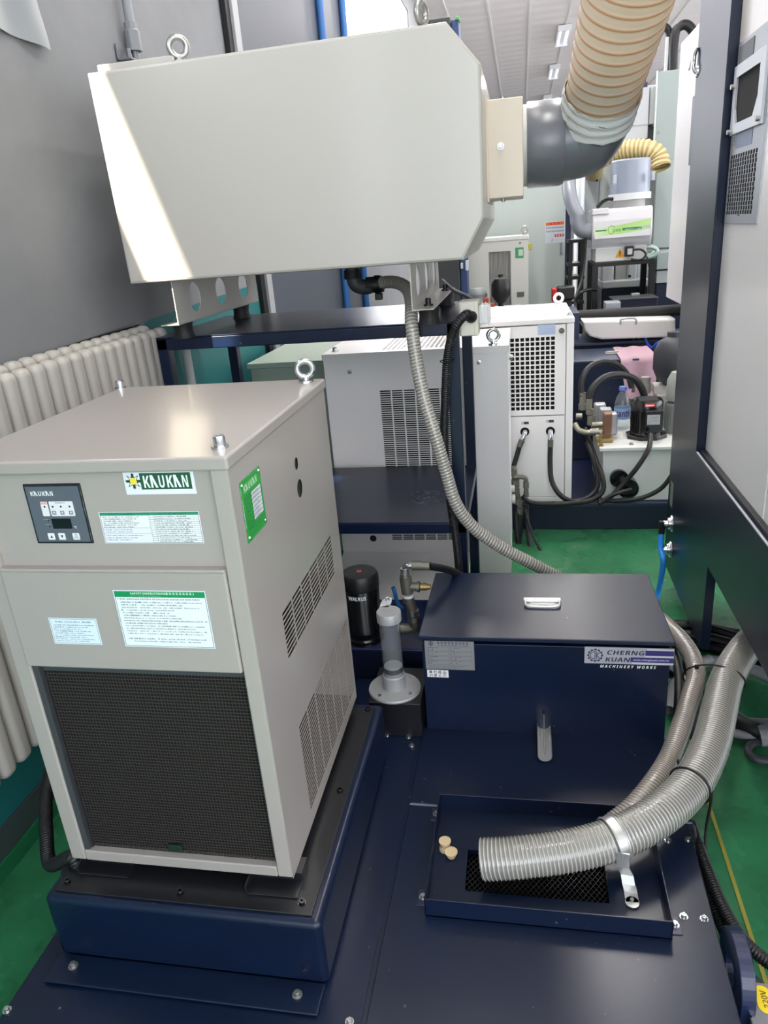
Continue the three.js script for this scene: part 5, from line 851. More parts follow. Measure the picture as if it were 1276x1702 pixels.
  const tx = letters('220V', 0.0105, 0.0004, 0.034); tx.translate(-0.017, -0.005, 0); tx.rotateZ(Math.PI / 2); tx.rotateX(-Math.PI / 2); tx.translate(sc[0] + 0.001, 0.1407, sc[2]); part(st, 'lettering', tx, P('#6b5a14', 0.6));
}
// ---------- hydraulic unit beyond the grid chiller ----------
{
  const c = [0.3712, 0.4305, -3.6], yT = c[1], xl = 0.3897, t = thing('hydraulic_tank', 'white hydraulic oil tank on the navy plinth beside the grid chiller', 'tank', [0.75, 0.145, -3.85]);
  part(t, 'tank_body', bx(xl, 1.15, 0.145, yT - 0.018, -4.15, -3.61, 0.006), P('#cfd3d0', 0.4)); part(t, 'top_plate', bx(c[0], 1.17, yT - 0.018, yT, -4.17, -3.59, 0.004), P('#d9dbd8', 0.4));
  part(t, 'plate_bolt', hexBolt([0.3801, 0.43, -3.6328].map((v, i) => (i === 1 ? yT : v)), 0.01), M.brass); part(t, 'plate_bolt', hexBolt([0.5272, yT, -3.64], 0.008), M.zinc);
  const f = [0.5091, 0.2299, -3.59]; part(t, 'suction_flange', [cyl([f[0] - 0.04, f[1] + 0.04, -3.6], 0.045, 0.045, 0.03, 28, 'z'), cyl([f[0], f[1], -3.575], 0.05, 0.05, 0.06, 28, 'z'), cyl([f[0], f[1], -3.54], 0.034, 0.036, 0.02, 24, 'z')], M.blackGloss);
  // pump motor on top
  const mx = 0.6163, mz = -3.78, m = thing('pump_motor', 'black finned electric motor standing on the white hydraulic tank', 'motor', [mx, yT, mz]), mt = 0.6281, H = mt - yT, r = 0.0761;
  const oct = []; for (let i = 0; i < 8; i++) { const a = Math.PI / 8 + i * Math.PI / 4; oct.push([mx + Math.cos(a) * r * 1.36, -mz + Math.sin(a) * r * 1.2]); }
  part(m, 'base_flange', plateY(shape(oct), yT + 0.018, 0.018, 0.002), M.blackGloss);
  part(m, 'motor_body', lathe([mx, yT, mz], [[0, 0.015], [r * 1.02, 0.016], [r * 1.02, 0.03], [r * 0.96, 0.035], [r * 0.96, H * 0.7], [r, H * 0.72], [r, H * 0.93], [r * 0.9, H * 0.99], [0, H]], 36), M.blackGloss);
  const fg = []; for (let i = 0; i < 30; i++) { const a = i / 30 * Math.PI * 2; fg.push(bx(r * 0.92, r * 1.03, yT + 0.035, yT + H * 0.69, -0.002, 0.002, 0.001, 1).rotateY(a).translate(mx, 0, mz)); } part(m, 'cooling_fin', fg, M.black).userData.kind = 'stuff';
  part(m, 'fan_slot', Array.from({ length: 7 }, (_, i) => bx(mx - r * 0.6, mx + r * 0.6, mt - 0.001, mt + 0.001, mz - r * 0.6 + i * r * 0.2, mz - r * 0.6 + i * r * 0.2 + 0.006, 0.0005)), P('#3c3e40', 0.6));
  const tx = 0.6277, tz = mz + r; part(m, 'terminal_box', bx(tx - 0.035, tx + 0.05, 0.4806, 0.5873, tz - 0.02, tz + 0.03, 0.004), M.blackGloss);
  sticker(m, 'rating_plate', [tx + 0.004, 0.5441, tz + 0.0306], 0.06, 0.05, printed(128, 108, (x, w, h) => { x.fillStyle = '#b9bcbf'; x.fillRect(0, 0, w, h); for (let i = 0; i < 7; i++) fakeLine(x, 10, 20 + i * 14, 105, 8, i + 5, '#565b61'); }));
  const bd = [0.6153, 0.6087, -3.68]; part(m, 'red_badge', [bx(bd[0] - 0.024, bd[0] + 0.024, bd[1] - 0.008, bd[1] + 0.008, mz + r - 0.004, mz + r + 0.002, 0.003)], P('#c9303a', 0.4), 'small red and white badge'); part(m, 'badge_field', bx(bd[0] - 0.02, bd[0] + 0.02, bd[1] - 0.0035, bd[1] + 0.0035, mz + r, mz + r + 0.003, 0.001), P('#e9e6e4', 0.4));
  single('power_cable', 'black power cable bowing from the motor terminal box down the tank front', 'cable', cable([[0.6123, 0.4854, -3.62], [0.5957, 0.4363, -3.55], [0.5453, 0.3557, -3.52], [0.479, 0.2644, -3.52], [0.4137, 0.2003, -3.5], [0.3639, 0.18, -3.48]], 0.012), M.hoseBlack);
  single('power_cable', 'black cable hanging in a long bow across the tank to the machine column', 'cable', cable([[0.7086, 0.3284, -3.5], [0.653, 0.2468, -3.5], [0.5636, 0.1983, -3.5], [0.4654, 0.187, -3.5], [0.3655, 0.1883, -3.5]], 0.011), M.hoseBlack);
  single('power_cable', 'black cable leaving the round black flange on the tank front', 'cable', cable([[0.5182, 0.2352, -3.53], [0.4861, 0.237, -3.5], [0.4207, 0.2165, -3.49], [0.3779, 0.1893, -3.48]], 0.010), M.hoseBlack);
  // bottle
  const bxp = 0.5177, bz = -3.95, b = thing('water_bottle', 'clear plastic water bottle with blue cap and blue label on the white tank', 'bottle', [bxp, yT, bz]), k = 0.041;
  part(b, 'bottle_body', lathe([bxp, yT, bz], [[0, 0.002], [k * 0.9, 0], [k, 0.008], [k * 0.96, 0.02], [k, 0.03], [k * 0.97, 0.05], [k, 0.07], [k, 0.125], [k * 0.95, 0.145], [k * 0.72, 0.175], [k * 0.42, 0.197], [k * 0.42, 0.21], [0, 0.21]], 36), P('#eef4f6', 0.08, { transmission: 0.9, thickness: 0, ior: 1.33 }));
  part(b, 'bottle_label', lathe([bxp, yT, bz], [[k + 0.0006, 0.058], [k + 0.0009, 0.06], [k + 0.0009, 0.115], [k + 0.0006, 0.117]], 36), P('#8fb4dc', 0.4));
  const lt = letters('santé', 0.036, 0.001, 0.076), lp = lt.attributes.position; for (let i = 0; i < lp.count; i++) { const a = (lp.getX(i) - 0.038) / 0.042, rr = k + 0.0012 + lp.getZ(i); lp.setXYZ(i, bxp + Math.sin(a) * rr, yT + 0.072 + lp.getY(i), bz + Math.cos(a) * rr); } lt.computeVertexNormals(); part(b, 'label_lettering', lt, P('#5a2a7c', 0.5));
  part(b, 'cap', cyl([bxp, yT + 0.217, bz], k * 0.5, k * 0.48, 0.018, 28), P('#6f8fdc', 0.4));
  // heat exchanger and fittings at the tank's left
  const hx = thing('plate_exchanger', 'stacked silver blocks with a brown end plate at the tank edge', 'heat exchanger', [0.4079, yT, -3.72]);
  for (const [a, bb, z, m2] of [[987, 670, -3.92, M.alu], [993, 676, -3.84, M.alu], [999, 682, -3.77, M.alu]]) part(hx, 'block', bx(0.3699 + (a - 987) * 0.0034, 0.3699 + (a - 987) * 0.0034 + 0.06, yT + 0.02, 0.5804 - (a - 987) * 0.0012, z - 0.028, z + 0.028, 0.01, 3), m2);
  part(hx, 'end_plate', bx(0.393, 0.4363, 0.4685, 0.5858, -3.71, -3.67, 0.01, 3), M.copper, 'brown end plate'); part(hx, 'stud', [cyl([0.3812, yT + 0.03, -3.66], 0.005, 0.005, 0.06, 10), bx(0.3621, 0.4441, yT, yT + 0.022, -3.74, -3.68, 0.003)], M.brass);
  const fitMat = P('#8f8d80', 0.4, { metalness: 0.75 }), fit = (px, py, z, r, h, ax = 'y', n = 6) => cyl([-1.9416, 2.4397, -3].map(() => 0), r, r, h, n, ax);
  const put = (g, p) => g.translate(...p);
  for (const q of [put(fit(0, 0, 0, 0.017, 0.05), [0.3303, 0.6212, -3.75]), put(fit(0, 0, 0, 0.02, 0.025, 'y', 16), [0.3343, 0.5776, -3.75]), put(fit(0, 0, 0, 0.019, 0.05, 'y', 16), [0.3412, 0.5336, -3.75]), put(fit(0, 0, 0, 0.016, 0.05, 'x'), [0.3685, 0.5154, -3.72]), put(fit(0, 0, 0, 0.013, 0.12, 'x', 16), [0.3763, 0.483, -3.7]), put(fit(0, 0, 0, 0.019, 0.03, 'x'), [0.347, 0.4839, -3.7]), put(fit(0, 0, 0, 0.017, 0.06), [0.3054, 0.6244, -3.85]), put(fit(0, 0, 0, 0.021, 0.03, 'y', 16), [0.3062, 0.5799, -3.85]), put(fit(0, 0, 0, 0.018, 0.03, 'x'), [0.2852, 0.5419, -3.8])]) part(hx, 'pipe_fitting', q, fitMat);
  part(hx, 'pipe_bend', cable([[0.347, 0.4839, -3.7], [0.3028, 0.4852, -3.7], [0.276, 0.4986, -3.7], [0.2591, 0.5252, -3.72]], 0.014), P('#a5a28f', 0.35, { metalness: 0.8 }));
  single('rubber_hose', 'larger black hose arching high from the rear fitting over the navy box', 'hose', cable([[0.3022, 0.6308, -3.85], [0.2995, 0.6896, -3.87], [0.3292, 0.7568, -3.92], [0.4117, 0.7794, -4], [0.4908, 0.7595, -4.02], [0.5447, 0.7062, -4.02], [0.5694, 0.6355, -4]], 0.0155), M.hoseBlack);
  single('rubber_hose', 'thick black hose arching in front from the exchanger to the motor', 'hose', cable([[0.3297, 0.6459, -3.75], [0.3414, 0.6861, -3.76], [0.3936, 0.7307, -3.8], [0.4878, 0.7363, -3.86], [0.5681, 0.7002, -3.9], [0.6094, 0.6392, -3.9], [0.624, 0.5819, -3.9]], 0.018), M.hoseBlack);
  single('valve_fitting', 'vertical steel and black valve fitting behind the water bottle', 'valve', merge([rod([0.5717, 0.5804, -4], [0.584, 0.4386, -4], 0.016, 16), rod([0.5765, 0.6126, -4], [0.5748, 0.6513, -4], 0.009, 12), put(fit(0, 0, 0, 0.022, 0.02), [0.5726, 0.5609, -4]), put(fit(0, 0, 0, 0.02, 0.02), [0.5745, 0.515, -4])]), M.castSteel);
  single('filler_cap', 'white and dark round filler breather behind the black motor', 'cap', merge([cyl([0.6474, 0.6217, -4.05], 0.026, 0.026, 0.05, 24), cyl([0.6453, 0.6638, -4.05], 0.024, 0.026, 0.035, 24)]), P('#9b9994', 0.5));
  const ac = [0.7629, 0.7783, -4], ar = 0.0936; single('accumulator', 'large dark grey accumulator vessel next to the navy column', 'accumulator', lathe([ac[0], ac[1], ac[2]], [[0, -ar * 1.5], [ar * 0.3, -ar * 1.45], [ar * 0.75, -ar * 1.1], [ar, -ar * 0.5], [ar, ar * 0.45], [ar * 0.75, ar * 1.0], [ar * 0.4, ar * 1.22], [ar * 0.34, ar * 1.24], [ar * 0.34, ar * 1.5], [0, ar * 1.5]], 36), P('#35383d', 0.5));
  single('valve_block', 'white valve block with a curled cable under the accumulator', 'valve', merge([bx(0.6796, 0.7581, 0.6015, 0.6465, -4.08, -3.98, 0.006), bx(0.6925, 0.7762, yT, 0.6032, -4.1, -3.95, 0.004)]), P('#c9c4bf', 0.45));
  const gm = thing('grey_motor', 'grey finned motor half hidden by the navy column edge', 'motor', [0.765, yT, -3.85]); const gx = 0.7736, gr = 0.055;
  part(gm, 'motor_body', lathe([gx, yT, -3.85], [[0, 0], [gr, 0], [gr, 0.15], [gr * 0.9, 0.16], [0, 0.16]], 28), P('#8f9690', 0.45)); part(gm, 'fan_cowl', lathe([gx, yT + 0.17, -3.85], [[0, 0], [gr * 1.04, 0], [gr * 1.04, 0.1], [gr * 0.7, 0.14], [0, 0.145]], 28), P('#a4aaa2', 0.45));
  const g3 = []; for (let i = 0; i < 26; i++) g3.push(bx(gr * 0.95, gr * 1.12, yT + 0.02, yT + 0.15, -0.002, 0.002, 0.001, 1).rotateY(i / 26 * 6.283).translate(gx, 0, -3.85)); part(gm, 'cooling_fin', g3, P('#8f9690', 0.45)).userData.kind = 'stuff';
}
// ---------- navy box with handle, pink cloth, trough machine ----------
{
  const z = -4.32, x0 = 0.2634, x1 = 0.7126, y1 = 0.7354;
  const t = thing('navy_tank', 'navy coolant box with a small lid handle behind the white hydraulic tank', 'tank', [(x0 + x1) / 2, 0, -4.6]);
  part(t, 'body', metreUV(bx(x0, x1, 0.145, y1 - 0.012, -4.72, z, 0.004)), M.navy); part(t, 'lid', metreUV(bx(x0 - 0.01, x1 + 0.006, y1 - 0.012, y1, -4.725, z + 0.008, 0.003)), P('#39435a', 0.35, { clearcoat: 0.3 }));
  const h = [0.3886, 0.935, -3.3428], hy = y1; part(t, 'lid_handle', [bx(0.4823, 0.5641, hy, hy + 0.008, -4.55, -4.48, 0.003), bx(0.4891, 0.5573, hy + 0.008, hy + 0.016, -4.52, -4.50, 0.003)], M.zinc);
  // pink cloth over its right end
  const n = 22, g = new THREE.PlaneGeometry(1, 1, n, n), p = g.attributes.position;
  for (let i = 0; i < p.count; i++) { const u = p.getX(i) + 0.5, v = 0.5 - p.getY(i); let zz, yy; if (v < 0.45) { zz = -4.70 + v / 0.45 * 0.385; yy = y1 + 0.006; } else { zz = z + 0.016 + 0.012 * Math.sin(u * 9 + v * 2); yy = y1 + 0.006 - (v - 0.45) / 0.55 * 0.32; } p.setXYZ(i, x1 - 0.17 + u * 0.2 + (v > 0.45 ? (v - 0.45) * 0.10 * (1 - u) : 0), yy + 0.003 * Math.sin(u * 13 + v * 7), zz); }
  g.computeVertexNormals(); const g2 = g.clone(); g2.translate(0, -0.002, -0.001);
  single('pink_cloth', 'pale pink cloth draped over the end of the navy coolant box', 'cloth', mergeGeometries([g, g2]), new THREE.MeshPhysicalMaterial({ color: '#b898a4', roughness: 0.9, side: THREE.DoubleSide, bumpMap: peel, bumpScale: 0.0006 }));
  const m = thing('trough_machine', 'navy machine bed with a curved white trough cover beyond the coolant box', 'machine', [0.6, 0, -5.1]);
  part(m, 'bed', metreUV(bx(0.3162, 1.3, 0, 0.7369, -5.35, -4.85, 0.004)), M.navyDark);
  part(m, 'ledge', bx(0.3262, 1.3, 0.7631 - 0.02, 0.7631, -5.2, -4.78, 0.004), M.navyPlain);
  part(m, 'side_arm', [cyl([(0.3486 + 1.1) / 2, 0.9111, -4.95], 0.035, 0.035, 1.1 - 0.3486, 20, 'x')], M.rubber);
  const cs = new THREE.Shape(); const cp = [[0.3672, 0.9011, -4.75], [0.9084, 0.8846, -4.75], [0.9151, 0.7772, -4.75], [0.4848, 0.7854, -4.75], [0.4124, 0.8076, -4.75], [0.3791, 0.8459, -4.75]]; cp.forEach((q, i) => (i ? cs.lineTo(q[0], q[1]) : cs.moveTo(q[0], q[1]))); cs.closePath();
  part(m, 'trough_cover', plateZ(cs, -4.75, 0.5, 0.012), P('#d7d6d3', 0.4), 'curved white cover');
  part(m, 'cover_handle', cable([[0.5911, 0.8717, -4.74], [0.591, 0.9028, -4.72], [0.6049, 0.9055, -4.72], [0.6676, 0.9055, -4.72], [0.6786, 0.8942, -4.72], [0.6824, 0.8702, -4.74]], 0.006, 40), M.lightGray);
  for (const q of [[0.3023, 0.8691, -4.86], [0.3072, 0.7825, -4.86]]) part(m, 'sensor', [cyl([q[0], q[1], -4.85], 0.009, 0.009, 0.08, 12, 'x')], M.zinc);
  part(m, 'valve_wheel', new THREE.TorusGeometry(0.018, 0.006, 8, 20).translate(0.6975, 0.7612, -4.83), M.castSteel);
  single('air_tube', 'thin blue air tube curling under the white trough cover', 'tube', cable([[0.7438, 0.7762, -4.77], [0.7581, 0.7404, -4.76], [0.7842, 0.7202, -4.74], [0.809, 0.7496, -4.73], [0.8366, 0.7554, -4.73]], 0.008), P('#1f4fc0', 0.4));
  single('steel_block', 'dark end bracket with bolt heads beside the grid chiller top', 'bracket', merge([bx(0.2878, 0.3291, 0.8241, 0.9831, -4.86, -4.5, 0.004)]), M.navyPlain);
}
// ---------- second collector on its black stand ----------
{
  const z = -6.0, st = thing('black_stand', 'black square-tube stand carrying the small collector with the green stripe', 'stand', [0.7559, 0, -6.2]);
  const sx0 = 0.5492, sx1 = 0.963, sy = 1.1682, zb = -6.45;
  part(st, 'stand_top', bx(sx0 - 0.02, sx1 + 0.02, sy - 0.03, sy, zb, z, 0.004), M.black);
  for (const x of [sx0, sx1]) for (const zz of [z - 0.02, zb + 0.02]) part(st, 'leg', bx(x - 0.022, x + 0.022, 0, sy - 0.03, zz - 0.02, zz + 0.02, 0.003), M.black);
  for (const zz of [z - 0.02, zb + 0.02]) part(st, 'rail', bx(sx0, sx1, 0.62, 0.66, zz - 0.018, zz + 0.018, 0.003), M.black);
  const t = thing('small_collector', 'white mist collector with a green printed stripe on the black stand', 'mist collector', [0.7367, sy, -6.2]);
  const bx0 = 0.5285, bx1 = 0.9349, by0 = 1.2624, by1 = 1.5418;
  part(t, 'base', bx(bx0 + 0.02, bx1 - 0.02, sy, by0 + 0.01, -6.42, -6.02, 0.01), P('#d0d1ce', 0.45));
  const body = new THREE.Shape(); const rr = (by1 - by0) / 2; body.moveTo(6.02, by0 + 0.02); body.quadraticCurveTo(5.96, by0 + rr * 0.5, 5.97, by0 + rr); body.lineTo(5.99, by1 - 0.02); body.quadraticCurveTo(6.0, by1, 6.03, by1); body.lineTo(6.44, by1); body.lineTo(6.44, by0); body.lineTo(6.06, by0); body.quadraticCurveTo(6.03, by0, 6.02, by0 + 0.02);
  const bg = extrude(body, bx1 - bx0, 0.008); bg.rotateY(Math.PI / 2); bg.translate(bx0, 0, 0); part(t, 'body', bg, P('#d3d2d6', 0.35, { clearcoat: 0.4 }));
  part(t, 'top_flap', bx(bx0 - 0.012, 0.6325, by1 - 0.035, by1 + 0.006, -6.1, -5.975, 0.005), P('#d6d6d8', 0.35));
  sticker(t, 'green_stripe', [(bx0 + bx1) / 2, by0 + rr * 0.98, -5.962], bx1 - bx0 - 0.012, rr * 0.86, printed(700, 180, (x, w, h) => {
    x.fillStyle = '#d3d2d6'; x.fillRect(0, 0, w, h); const gr = x.createLinearGradient(0, 0, w, 0); gr.addColorStop(0, '#cfe0bd'); gr.addColorStop(0.45, '#a8cf7c'); gr.addColorStop(1, '#b3d58c'); x.fillStyle = gr; x.beginPath(); x.moveTo(0, 70); x.quadraticCurveTo(300, 60, w, 4); x.lineTo(w, 110); x.quadraticCurveTo(380, 150, 0, 158); x.fill();
    x.strokeStyle = '#6aa53e'; x.lineWidth = 7; x.beginPath(); x.arc(212, 96, 42, 0.4, 5.9); x.stroke(); x.fillStyle = '#5d9a3a'; x.font = 'italic bold 54px sans-serif'; x.fillText('uwo', 222, 120); x.fillStyle = '#17704a'; x.fillRect(10, 90, 140, 14); x.fillRect(350, 86, 240, 26); fakeLine(x, 366, 108, 210, 18, 4, '#d9ecdf');
    for (let i = 0; i < 10; i++) for (let j = 0; j < 3; j++) { x.fillStyle = (i + j) % 2 ? '#17704a' : '#f0f4ef'; x.fillRect(596 + i * 10, 76 + j * 10, 10, 10); }
  }), 'z', 0.001, 'green printed stripe');
  const wt = [0.7268, 1.2245, -6.02], tri = shape([[wt[0] - 0.034, wt[1] - 0.028], [wt[0] + 0.034, wt[1] - 0.028], [wt[0], wt[1] + 0.034]]); part(t, 'warning_triangle', plateZ(tri, -6.018, 0.002), P('#e8a21c', 0.5)); part(t, 'warning_mark', [bx(wt[0] - 0.004, wt[0] + 0.004, wt[1] - 0.008, wt[1] + 0.016, -6.019, -6.0165, 0.001), bx(wt[0] - 0.004, wt[0] + 0.004, wt[1] - 0.02, wt[1] - 0.013, -6.019, -6.0165, 0.001)], M.black);
  part(t, 'relay_box', bx(0.7583, 0.8229, 1.1994, 1.2717, -6.03, -5.98, 0.005), M.black); part(t, 'relay_face', bx(0.7756, 0.81, 1.2122, 1.2548, -5.985, -5.977, 0.002), M.lightGray);
  single('thin_cable', 'black cable curling from the relay box of the small collector onto the stand', 'cable', cable([[0.8198, 1.2446, -5.98], [0.8739, 1.2411, -5.97], [0.9039, 1.2056, -5.96], [0.8756, 1.1738, -5.96], [0.7999, 1.1787, -5.97]], 0.008), M.black);
  const hd = thing('filter_hood', 'blue-grey rounded filter hood above the small collector', 'filter', [0.8154, by1, -6.2]);
  const hx0 = 0.6693, hx1 = 0.9567, hy0 = 1.6401, hy1 = 1.8743, hc = (hx0 + hx1) / 2, hr = (hx1 - hx0) / 2;
  part(hd, 'hood', lathe([hc, hy0, -6.28], [[0, 0], [hr, 0], [hr, hy1 - hy0 - 0.01], [hr - 0.01, hy1 - hy0], [0, hy1 - hy0]], 48), P('#8f98a6', 0.35, { clearcoat: 0.4 })); part(hd, 'hood_base', lathe([hc, 1.5949, -6.28], [[0, 0], [hr + 0.012, 0], [hr + 0.012, hy0 - 1.5949], [0, hy0 - 1.5949]], 48), P('#cfd2d2', 0.4)); part(hd, 'neck', cyl([hc, (by1 + 1.5949) / 2, -6.28], hr * 0.8, hr * 0.8, 1.5949 - by1 + 0.01, 32), P('#b4b4b0', 0.45)); for (const x of [0.6831, 0.954]) part(hd, 'clasp', bx(x - 0.012, x + 0.012, 1.7095, 1.7702, -6.16, -6.11, 0.004), P('#aeb4bd', 0.4));
  // grey inlet pipe
  const pg = P('#8b8f97', 0.3, { clearcoat: 0.4 }), ip = thing('inlet_pipe', 'grey ribbed pipe with a shiny elbow entering the small collector', 'pipe', [0.4447, 1.4186, -6.1]);
  part(ip, 'flexible_pipe', cable([[0.3708, 1.9527, -6.25], [0.3572, 1.7649, -6.2], [0.3646, 1.658, -6.15], [0.3904, 1.5712, -6.12], [0.43, 1.4962, -6.1]], 0.0525, 40, 24), pg); part(ip, 'elbow', cable([[0.4165, 1.5141, -6.1], [0.4263, 1.4541, -6.1], [0.4492, 1.414, -6.1], [0.4938, 1.3935, -6.1], [0.5467, 1.3895, -6.1]], 0.0571, 30, 24), pg);
  part(ip, 'collar', [cyl([0.5291, 1.3908, -6.1], 0.0638, 0.0638, 0.02, 24, 'x')], pg);
  // beige arching duct
  single('beige_duct', 'short beige ribbed duct arching behind the blue-grey filter hood', 'duct', ribbed([[0.6311, 1.8451, -7.35], [0.6146, 1.9041, -6.9], [0.6424, 1.9322, -6.7], [0.7574, 1.961, -6.7], [0.8883, 1.9622, -6.65], [0.9948, 1.9398, -6.6], [1.0525, 1.8862, -6.58], [1.0698, 1.806, -6.55]], 0.0715, 0.034, 0.12, '#d9c68f', '#a08a5c', 1, 8, 24, 1), M.hoseMatt);
}
// ---------- things on the floor round the stand ----------
{
  const box = (name, label, cat, m, g) => single(name, label, cat, g, m);
  const d = thing('sump_box', 'dark navy box with white sticker and lid handle under the black stand', 'tank', [0.7943, 0, -5.8]);
  part(d, 'body', bx(0.6555, 0.961, 0, 0.9193, -5.97, -5.7, 0.004), M.navyDark); part(d, 'lid', bx(0.6494, 0.9663, 0.915, 0.9235, -5.97, -5.69, 0.003), M.darkGray); part(d, 'handle', bx(0.8055, 0.8658, 0.9193, 0.9193 + 0.02, -5.95, -5.9, 0.004), M.zinc); part(d, 'white_sticker', bx(0.8208, 0.871, 0.8096, 0.8522, -5.70, -5.698, 0.0005), P('#c9cdcf', 0.5));
  const j = thing('control_box', 'light grey control box in front of the black stand legs', 'box', [0.6291, 0, -5.55]); part(j, 'case', bx(0.576, 0.6821, 0.3, 0.9271, -5.62, -5.5, 0.006), M.midGray); part(j, 'cover', bx(0.5801, 0.6781, 0.32, 0.923, -5.503, -5.49, 0.005), P('#9a9fa3', 0.4)); part(j, 'post', bx(0.6046, 0.6536, 0, 0.31, -5.59, -5.53, 0.004), M.navyDark);
  const w = thing('machine_bed', 'white and dark machine bed behind the black stand legs', 'machine', [0.9, 0, -6.9]);
  part(w, 'white_sill', bx(0.6709, 1.055, 0.9142, 0.973, -7.18, -6.7, 0.01), P('#c4c8c8', 0.45)); part(w, 'white_column', bx(0.6773, 0.7767, 0.955, 1.152, -7.18, -6.8, 0.01), P('#c7c9ca', 0.45)); part(w, 'grey_block', bx(0.7933, 0.893, 0.9545, 1.1327, -7.18, -6.85, 0.01), P('#a3a7a4', 0.45)); part(w, 'motor_block', bx(0.8914, 0.9653, 0.952, 1.1091, -7.18, -6.8, 0.015), P('#b9bcbd', 0.45)); part(w, 'port', cyl([0.9057, 0.9985, -6.79], 0.012, 0.012, 0.02, 14, 'z'), M.black); part(w, 'dark_bed', bx(0.6766, 1.055, 0, 0.9099, -7.18, -6.75, 0.01), M.navyDark); part(w, 'back_cover', bx(0.9784, 1.055, 0.9507, 1.2077, -7.18, -6.9, 0.01), P('#b2b8b8', 0.45));
  const gb = thing('grey_green_box', 'grey-green box joined to the machine beside the small collector', 'box', [1.0506, 0.8, -6.1]); part(gb, 'case', bx(0.9907, 1.9, 1.0887, 1.2124, -6.4, -6.0, 0.006), P('#8d9a97', 0.45)); part(gb, 'lower_case', bx(0.9954, 1.9, 0.9892, 1.0801, -6.4, -6.02, 0.006), P('#9aa1a2', 0.45)); part(gb, 'plinth', bx(1.0001, 1.9, 0, 0.9849, -6.4, -6.04, 0.006), M.navyDark);
  single('pale_hose', 'pale green plastic hoses curling beside the small collector', 'hose', merge([cable([[0.9246, 1.1835, -5.95], [0.9629, 1.1984, -5.93], [0.9822, 1.2304, -5.93], [0.9524, 1.2483, -5.96], [0.9187, 1.254, -5.99]], 0.012), cable([[0.917, 1.1963, -5.96], [0.9568, 1.2148, -5.95], [0.9738, 1.2425, -5.96], [0.9452, 1.2644, -6]], 0.011)]), P('#9fb5ab', 0.4));
}
